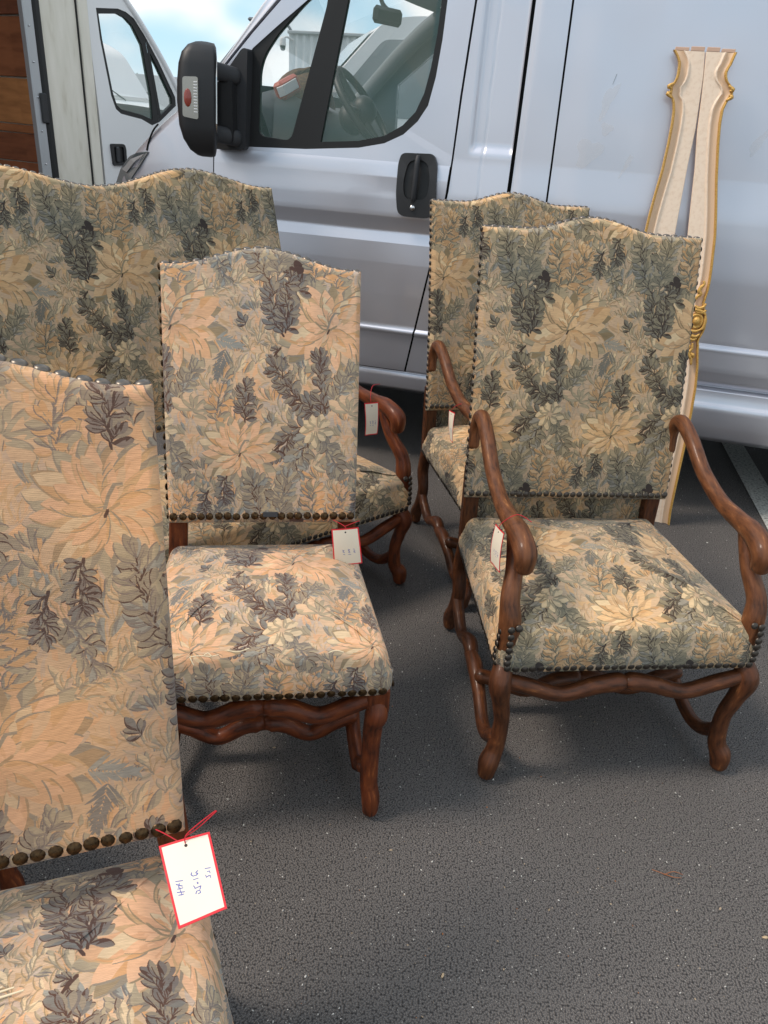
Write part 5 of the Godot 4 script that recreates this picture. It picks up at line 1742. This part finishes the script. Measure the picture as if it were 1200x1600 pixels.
func build_posts() -> void:
	var lo := [[0.0, -0.29], [0.3, -0.285], [0.6, -0.262], [0.70, -0.262], [0.72, -0.240], [0.80, -0.232], [0.86, -0.250], [0.92, -0.285], [1.0, -0.303], [1.094, -0.305], [1.149, -0.303], [1.220, -0.298], [1.294, -0.291], [1.377, -0.289], [1.438, -0.290], [1.477, -0.293], [1.505, -0.300], [1.518, -0.307], [1.527, -0.318], [1.5345, -0.321], [1.5355, -0.314], [1.542, -0.322], [1.552, -0.313], [1.568, -0.305], [1.584, -0.303], [1.605, -0.304], [1.622, -0.307], [1.64, -0.318], [1.654, -0.330]]
	var li := [[0.0, -0.19], [1.085, -0.200], [1.217, -0.204], [1.321, -0.207], [1.423, -0.207], [1.521, -0.214], [1.588, -0.219], [1.654, -0.230]]
	var ro := [[0.0, 0.020], [0.056, 0.014], [0.138, 0.011], [0.255, 0.008], [0.348, 0.006], [0.466, 0.001], [0.566, -0.006], [0.643, -0.017], [0.70, -0.030], [0.728, -0.034], [0.735, -0.040], [0.745, -0.036], [0.776, -0.026], [0.815, -0.027], [0.835, -0.036], [0.860, -0.046], [0.868, -0.049], [0.916, -0.045], [0.95, -0.046], [1.001, -0.051], [1.099, -0.063], [1.174, -0.078], [1.277, -0.101], [1.388, -0.122], [1.447, -0.131], [1.486, -0.133], [1.505, -0.129], [1.516, -0.125], [1.538, -0.114], [1.5435, -0.113], [1.5445, -0.121], [1.552, -0.114], [1.562, -0.130], [1.577, -0.144], [1.60, -0.148], [1.620, -0.139], [1.64, -0.135], [1.654, -0.131]]
	var ri := [[0.0, -0.070], [0.3, -0.078], [0.6, -0.092], [0.75, -0.115], [0.81, -0.125], [0.87, -0.128], [0.95, -0.140], [1.087, -0.156], [1.192, -0.169], [1.307, -0.182], [1.423, -0.201], [1.521, -0.210], [1.654, -0.226]]
	upright("left cream carved upright with gilt edge leaning on the van", lo, li, -1.0, false)
	upright("right cream carved upright with gilt rosette leaning on the van", ro, ri, 1.0, true)

# ------------------------------------------------------------------ grit and needles on the asphalt
func build_litter() -> void:
	var g := Geo.new()
	g.grid(8, 5, func(i: int, j: int) -> Vector3:
		var a := TAU * (i % 7) / 7.0
		var b := -PI / 2 + PI * j / 4.0
		var r := 1.0 + 0.25 * sin(a * 2.0 + j)
		return Vector3(cos(a) * cos(b) * r, sin(b) * 0.55, sin(a) * cos(b) * r * 0.75), func(i: int, j: int) -> Vector2: return Vector2.ZERO, true)
	var m := StandardMaterial3D.new()
	m.vertex_color_use_as_albedo = true
	m.roughness = 0.8
	var mm := MultiMesh.new()
	mm.transform_format = MultiMesh.TRANSFORM_3D
	mm.use_colors = true
	mm.mesh = g.mesh()
	var cnt := 9000
	mm.instance_count = cnt
	for k in cnt:
		var z := -0.35 - 3.6 * pow(rng.randf(), 1.1)
		var x := rng.randf_range(-0.75, 0.75) * (0.8 - z * 0.75) + 0.25
		var s := 0.0009 + 0.0013 * pow(rng.randf(), 3.0)
		if rng.randf() < 0.012:
			s = rng.randf_range(0.0022, 0.0040)
		mm.set_instance_transform(k, Transform3D(Basis(Vector3.UP, rng.randf() * TAU) * Basis.from_scale(Vector3.ONE * s), Vector3(x, s * 0.35, z)))
		var q := rng.randf()
		var c := Color(0.62, 0.59, 0.54) if q < 0.6 else (Color(0.42, 0.32, 0.22) if q < 0.75 else (Color(0.22, 0.215, 0.21) if q < 0.97 else Color(0.40, 0.16, 0.06)))
		mm.set_instance_color(k, c * rng.randf_range(0.6, 1.1))
	var mi := MultiMeshInstance3D.new()
	mi.name = "grit"
	mi.multimesh = mm
	mi.material_override = m
	add_child(mi)
	tag(mi, "pale grit and tiny stones scattered over the asphalt", "", "", "stuff")
	var needle := plain(Color8(150, 92, 52), 0.7)
	var o := thing("pine_needles", "dry brown pine needles on the asphalt before the front armchair", "pine needles", Vector3(0.640, 0.002, -1.115))
	for e in [[0.0, 0.0, 0.034, 0.008, 0.013], [0.0, 0.003, 0.040, 0.0, -0.010], [-0.022, -0.008, 0.014, 0.008, 0.006]]:
		g = Geo.new()
		g.tube([Vector3(e[0], 0, e[1]), Vector3((e[0] + e[2]) / 2.0, 0.004, (e[1] + e[3]) / 2.0 + e[4] * 0.5), Vector3(e[2], 0.001, e[3])], [0.0008, 0.0008, 0.0006], 5, 4)
		part("needle", g.mesh(), needle, o)
	var stones := [[1160, 1360, "largest beige stone chip on the asphalt, right of the pine needles", 0.006], [735, 1468, "pale stone chip on the open asphalt near the bottom edge", 0.005], [1185, 1358, "pinkish stone chip at the picture's right edge", 0.007]]
	var at := [Vector3(0.80, 0.002, -0.985), Vector3(0.165, 0.002, -0.865), Vector3(0.875, 0.002, -0.99)]
	for k in 3:
		var p := part("stone_chip", mm.mesh, plain(Color8(188, 164, 132), 0.85), self)
		p.position = at[k]
		p.scale = Vector3(stones[k][3], stones[k][3] * 0.7, stones[k][3] * 0.8)
		p.rotation.y = k * 1.1
		tag(p, stones[k][2], "stone")

func _ready() -> void:
	rng.seed = 5
	# camera
	var cam := Camera3D.new()
	cam.name = "camera"
	add_child(cam)
	cam.fov = rad_to_deg(2.0 * atan(800.0 / 1193.87))
	cam.transform = Transform3D(Basis(Vector3.RIGHT, -0.4642849) * Basis(Vector3.BACK, 0.0703722), Vector3(0, 1.36207, 0))
	cam.far = 400.0
	cam.near = 0.05
	cam.current = true
	# sky, sun, exposure
	var env := Environment.new()
	env.background_mode = Environment.BG_SKY
	var sky := Sky.new()
	sky.sky_material = make_sky()
	env.sky = sky
	env.background_energy_multiplier = 1.0
	env.tonemap_mode = Environment.TONE_MAPPER_LINEAR
	env.tonemap_exposure = 1.62
	env.sdfgi_enabled = true
	env.ssao_enabled = true
	env.ssil_enabled = true
	var we := WorldEnvironment.new()
	we.name = "world_environment"
	we.environment = env
	add_child(we)
	var sun := DirectionalLight3D.new()
	sun.name = "sun"
	add_child(sun)
	sun.light_energy = 0.5
	sun.light_color = Color(1.0, 0.94, 0.88)
	sun.light_angular_distance = 14.0
	sun.shadow_enabled = true
	sun.look_at_from_position(Vector3(-6, 8.5, 1.0), Vector3.ZERO)
	make_materials()
	make_nail_mesh()
	build_ground()
	build_van()
	build_truck()
	build_far()
	build_chairs()
	build_posts()
	build_litter()

func make_sky() -> PanoramaSkyMaterial:
	var w := 768
	var h := 384
	var nz := FastNoiseLite.new()
	nz.seed = 98
	nz.frequency = 1.6
	nz.fractal_octaves = 5
	var im := Image.create(w, h, false, Image.FORMAT_RGBF)
	for y in h:
		var el := (0.5 - (y + 0.5) / h) * PI
		for x in w:
			var az := (x + 0.5) / w * TAU
			var d := Vector3(cos(el) * cos(az), sin(el), cos(el) * sin(az))
			var e := maxf(d.y, 0.0)
			var c := Color(0.37, 0.56, 0.66).lerp(Color(0.28, 0.43, 0.60), pow(e, 0.6))
			# thin high cloud in drawn-out sheets
			var q := d / (absf(d.y) + 0.25)
			var n := nz.get_noise_3d(q.x * 0.55, q.y, q.z * 1.1) + 0.12
			var cl := smoothstep(-0.20, 0.30, n) * 0.92
			c = c.lerp(Color(0.765, 0.753, 0.740), cl)
			c = c.lerp(Color(0.62, 0.68, 0.70), smoothstep(0.09, 0.0, e) * 0.5)
			if d.y < 0:
				c = Color(0.3, 0.3, 0.3)
			im.set_pixel(x, y, c)
	var m := PanoramaSkyMaterial.new()
	m.panorama = ImageTexture.create_from_image(im)
	return m

func build_ground() -> void:
	var g := Geo.new()
	g.quad(Vector3(-150, 0, -150), Vector3(150, 0, -150), Vector3(150, 0, 150), Vector3(-150, 0, 150), Vector3.UP)
	var m := StandardMaterial3D.new()
	m.albedo_texture = noise_tex(0.16, [[0.0, Color8(158, 152, 147)], [0.18, Color8(122, 118, 115)], [0.5, Color8(98, 95, 94)], [0.75, Color8(62, 60, 60)], [1.0, Color8(24, 23, 23)]], 2, FastNoiseLite.TYPE_CELLULAR, 1024)
	m.normal_enabled = true
	m.normal_texture = bump_tex(0.16, 6.0, 2, FastNoiseLite.TYPE_CELLULAR, 1024)
	m.normal_scale = 1.1
	m.uv1_triplanar = true
	m.uv1_world_triplanar = true
	m.uv1_scale = Vector3(1.75, 1.75, 1.75)
	m.roughness = 0.88
	m.metallic_specular = 0.4
	m.detail_enabled = true
	m.detail_blend_mode = BaseMaterial3D.BLEND_MODE_MUL
	m.detail_albedo = noise_tex(0.35, [[0.0, Color8(190, 188, 186)], [0.6, Color8(240, 238, 236)], [0.8, Color8(255, 255, 255)], [1.0, Color8(255, 255, 255)]], 33, FastNoiseLite.TYPE_SIMPLEX, 1024, 1)
	tag(part("asphalt_ground", g.mesh(), m, self), "dark grey speckled asphalt of the car park", "", "", "structure")
	# worn white bay line that runs under the van
	var l := Geo.new()
	var a := Vector3(1.805, 0.004, -3.85)
	var b := Vector3(1.585, 0.004, -2.60)
	a = b + (a - b) * 2.6
	b = b + (b - a).normalized() * 3.0
	var w := (a - b).normalized().cross(Vector3.UP) * 0.055
	l.quad(a - w, a + w, b + w, b - w, Vector3.UP)
	var lm := plain(Color8(205, 205, 200), 0.85)
	lm.albedo_texture = noise_tex(0.08, [[0.0, Color8(110, 110, 110)], [0.25, Color8(190, 190, 188)], [0.5, Color8(240, 240, 238)], [1.0, Color8(255, 255, 252)]], 8, FastNoiseLite.TYPE_SIMPLEX_SMOOTH, 512, 4)
	lm.uv1_triplanar = true
	lm.uv1_world_triplanar = true
	lm.uv1_scale = Vector3(1.5, 1.5, 1.5)
	tag(part("parking_line_marking", l.mesh(), lm, self), "worn white painted bay line on the asphalt", "", "", "structure")

func build_chairs() -> void:
	settee("two-humped tapestry settee with carved arms, behind the armless chairs", Vector3(-0.5877, 0, -1.9778), deg_to_rad(40.674))
	armchair("tapestry armchair with both arms in view, in front of the cream carved uprights", Vector3(0.5374, 0, -1.6515), deg_to_rad(7.9625), Vector2(0.80, 2.18), Vector2(0.05, 0.55))
	armchair("tapestry armchair nearest the van door handle, half hidden behind the other armchair", Vector3(0.4758, 0, -2.3982), deg_to_rad(16.261), Vector2(0.35, 2.18), Vector2(0.45, 0.2))
	var worn := side_chair("armless tapestry chair with faded peach back and worn seat, between settee and armchairs", Vector3(-0.2498, 0, -1.4005), deg_to_rad(9.4186), Vector2(0.215, 2.203), Vector2(0.45, 0.55), "cloth_faded")
	var near_chair := side_chair("faded armless tapestry chair in close-up with a large price tag below its back", Vector3(-0.3697, 0, -0.457), deg_to_rad(20.428), Vector2(0.613, 0.678), Vector2(0.1, 0.62), "cloth_peach")
	side_chair("armless chair mostly outside the picture, only one leg showing under the close-up back", Vector3(-0.955, 0, -0.86), deg_to_rad(60.0), Vector2(0.1, 0.2), Vector2(0.3, 0.3), "cloth_faded")
	# frayed slits along the worn seat's front edge and the torn patch at the foot of its back
	for e in [[[-0.135, 0.441, 0.214], [-0.115, 0.4425, 0.2135], [-0.098, 0.441, 0.215], [-0.083, 0.443, 0.2125]], [[-0.136, 0.4405, 0.2145], [-0.133, 0.436, 0.219], [-0.129, 0.429, 0.223]], [[-0.066, 0.4475, 0.206], [-0.047, 0.446, 0.2095], [-0.026, 0.449, 0.204]], [[0.128, 0.441, 0.2135], [0.142, 0.4435, 0.211], [0.156, 0.441, 0.2135]], [[-0.110, 0.443, 0.214], [-0.103, 0.446, 0.2105], [-0.096, 0.4425, 0.2155]]]:
		var tg := Geo.new()
		var tp := []
		var tr := []
		for q in e:
			tp.append(Vector3(q[0], q[1] + 0.004, q[2] + 0.006))
			tr.append(0.0011)
		tg.tube(tp, tr, 6, 5)
		part("frayed_thread", tg.mesh(), M.thread, worn)
	var hole_g := Geo.new()
	hole_g.box(Transform3D(Basis(Vector3.RIGHT, -0.353), Vector3(0.016, 0.546, -0.1745)), Vector3(0.034, 0.012, 0.004), 0.001)
	part("torn_hole", hole_g.mesh(), M.black_soft, worn)
	for e in [[-0.002, 0.0525, 0.034, 0.5525], [-0.003, 0.5395, 0.035, 0.5405]]:
		pass
	for e in [[-0.022, -0.055], [-0.010, -0.050], [0.002, -0.046], [0.012, -0.040]]:
		var tg2 := Geo.new()
		tg2.tube([Vector3(-0.05 + e[0] * 0.4, 0.4925, e[1]), Vector3(-0.015 + e[0], 0.4955, e[1] + 0.004), Vector3(0.015 + e[0], 0.4935, e[1] + 0.001)], [0.0011, 0.0013, 0.0011], 6, 5)
		part("frayed_thread", tg2.mesh(), M.thread, near_chair)
	var small := [[[0.34, 0.56], [0.40, 0.58], [0.35, 0.61], [0.41, 0.64]], [[0.36, 0.68], [0.42, 0.70]], [[0.54, 0.55], [0.60, 0.57], [0.54, 0.59], [0.60, 0.61], [0.55, 0.64], [0.61, 0.66]], [[0.72, 0.56], [0.78, 0.57]], [[0.74, 0.60], [0.79, 0.62], [0.73, 0.64], [0.79, 0.67]], [[0.54, 0.70], [0.63, 0.71]]]
	# the writing of the near card, traced in its own pixels
	var near := []
	for l in [[[332, 918], [424, 908]], [[338, 958], [420, 982]], [[380, 945], [372, 1000]], [[360, 1022], [430, 1006]], [[385, 1005], [400, 1060]], [[355, 1067], [450, 1060]], [[375, 1105], [440, 1090]], [[405, 1060], [415, 1100]],
		[[618, 772], [600, 790]], [[540, 800], [530, 830], [560, 850], [600, 838], [622, 815], [590, 802]], [[565, 900], [625, 880]], [[612, 935], [630, 948], [616, 958]], [[570, 985], [590, 1020], [635, 1000], [665, 985], [655, 1030]], [[600, 1095], [610, 1058], [650, 1045], [665, 1080], [630, 1092]],
		[[715, 745], [785, 735]], [[745, 792], [772, 782], [785, 810]], [[725, 840], [735, 872], [765, 850], [790, 852], [795, 880]]]:
		var o := []
		for p in l:
			var d := Vector2(p[0] - 90, p[1] - 395)
			# inverse of the card's two edges (655, -220) and (278, 1135)
			var det := 655.0 * 1135.0 + 220.0 * 278.0
			o.append([(d.x * 1135.0 - d.y * 278.0) / det, (655.0 * d.y + 220.0 * d.x) / det])
		near.append(o)
	var D := [Vector3(-0.2524, 0.541, -0.6608), Vector3(-0.1934, 0.547, -0.6828), Vector3(-0.1539, 0.5165, -0.6001), Vector3(-0.2064, 0.5074, -0.5762)]
	var hole := func(c: Array) -> Vector3: return (c[0] as Vector3).lerp(c[1], 0.5).lerp((c[3] as Vector3).lerp(c[2], 0.5), 0.10)
	var hd: Vector3 = hole.call(D)
	price_tag("large red-edged price tag with blue writing on the close-up chair", D, near, [[hd, hd + Vector3(-0.002, 0.011, -0.006), hd + Vector3(0.012, 0.026, -0.012), hd + Vector3(0.034, 0.044, -0.02)], [hd + Vector3(-0.002, 0.011, -0.006), hd + Vector3(0.014, 0.022, -0.012), hd + Vector3(0.036, 0.046, -0.018)], [hd, hd + Vector3(-0.03, 0.006, -0.012), hd + Vector3(-0.065, 0.0, -0.03)]], 1)
	var Cc := [Vector3(-0.1119, 0.517, -1.5957), Vector3(-0.0507, 0.522, -1.6058), Vector3(-0.0369, 0.427, -1.6081), Vector3(-0.103, 0.419, -1.5972)]
	for k in 4:
		Cc[k] += Vector3(-0.0054, 0.020, 0.055) * (1.0 if k < 4 else 0.0)
	var hc: Vector3 = hole.call(Cc)
	price_tag("red-edged price tag below the back of the worn faded chair", Cc, small, [[hc, hc + Vector3(-0.002, 0.012, -0.004), hc + Vector3(-0.03, 0.018, -0.02)], [hc + Vector3(-0.002, 0.012, -0.004), hc + Vector3(0.03, 0.016, -0.03)]], 2)
	var S := [Vector3(-0.0804, 0.638, -2.15), Vector3(-0.0402, 0.633, -2.1845), Vector3(-0.0379, 0.531, -2.1865), Vector3(-0.0736, 0.534, -2.1559)]
	var hs: Vector3 = hole.call(S)
	price_tag("red-edged price tag hanging from the settee's arm", S, small, [[hs, hs + Vector3(-0.004, 0.03, -0.006), hs + Vector3(0.0, 0.052, -0.03), hs + Vector3(0.02, 0.05, -0.06)]], 3)
	var A := [Vector3(0.2465, 0.605, -1.4936), Vector3(0.2559, 0.618, -1.4263), Vector3(0.2578, 0.529, -1.4124), Vector3(0.247, 0.51, -1.4897)]
	var ha: Vector3 = hole.call(A)
	price_tag("price tag seen aslant on the front armchair's left arm", A, small, [[ha, ha + Vector3(0.0, 0.02, 0.0), ha + Vector3(0.03, 0.05, 0.01), ha + Vector3(0.06, 0.04, 0.02)]], 4)
	var B := [Vector3(0.1822, 0.586, -2.298), Vector3(0.1967, 0.594, -2.2481), Vector3(0.2001, 0.5, -2.2365), Vector3(0.1934, 0.499, -2.2596)]
	var hb: Vector3 = hole.call(B)
	price_tag("price tag seen almost edge-on on the rear armchair's arm", B, small, [[hb, hb + Vector3(0.0, 0.02, 0.0), hb + Vector3(0.03, 0.04, 0.01), hb + Vector3(0.06, 0.02, 0.02)]], 5)
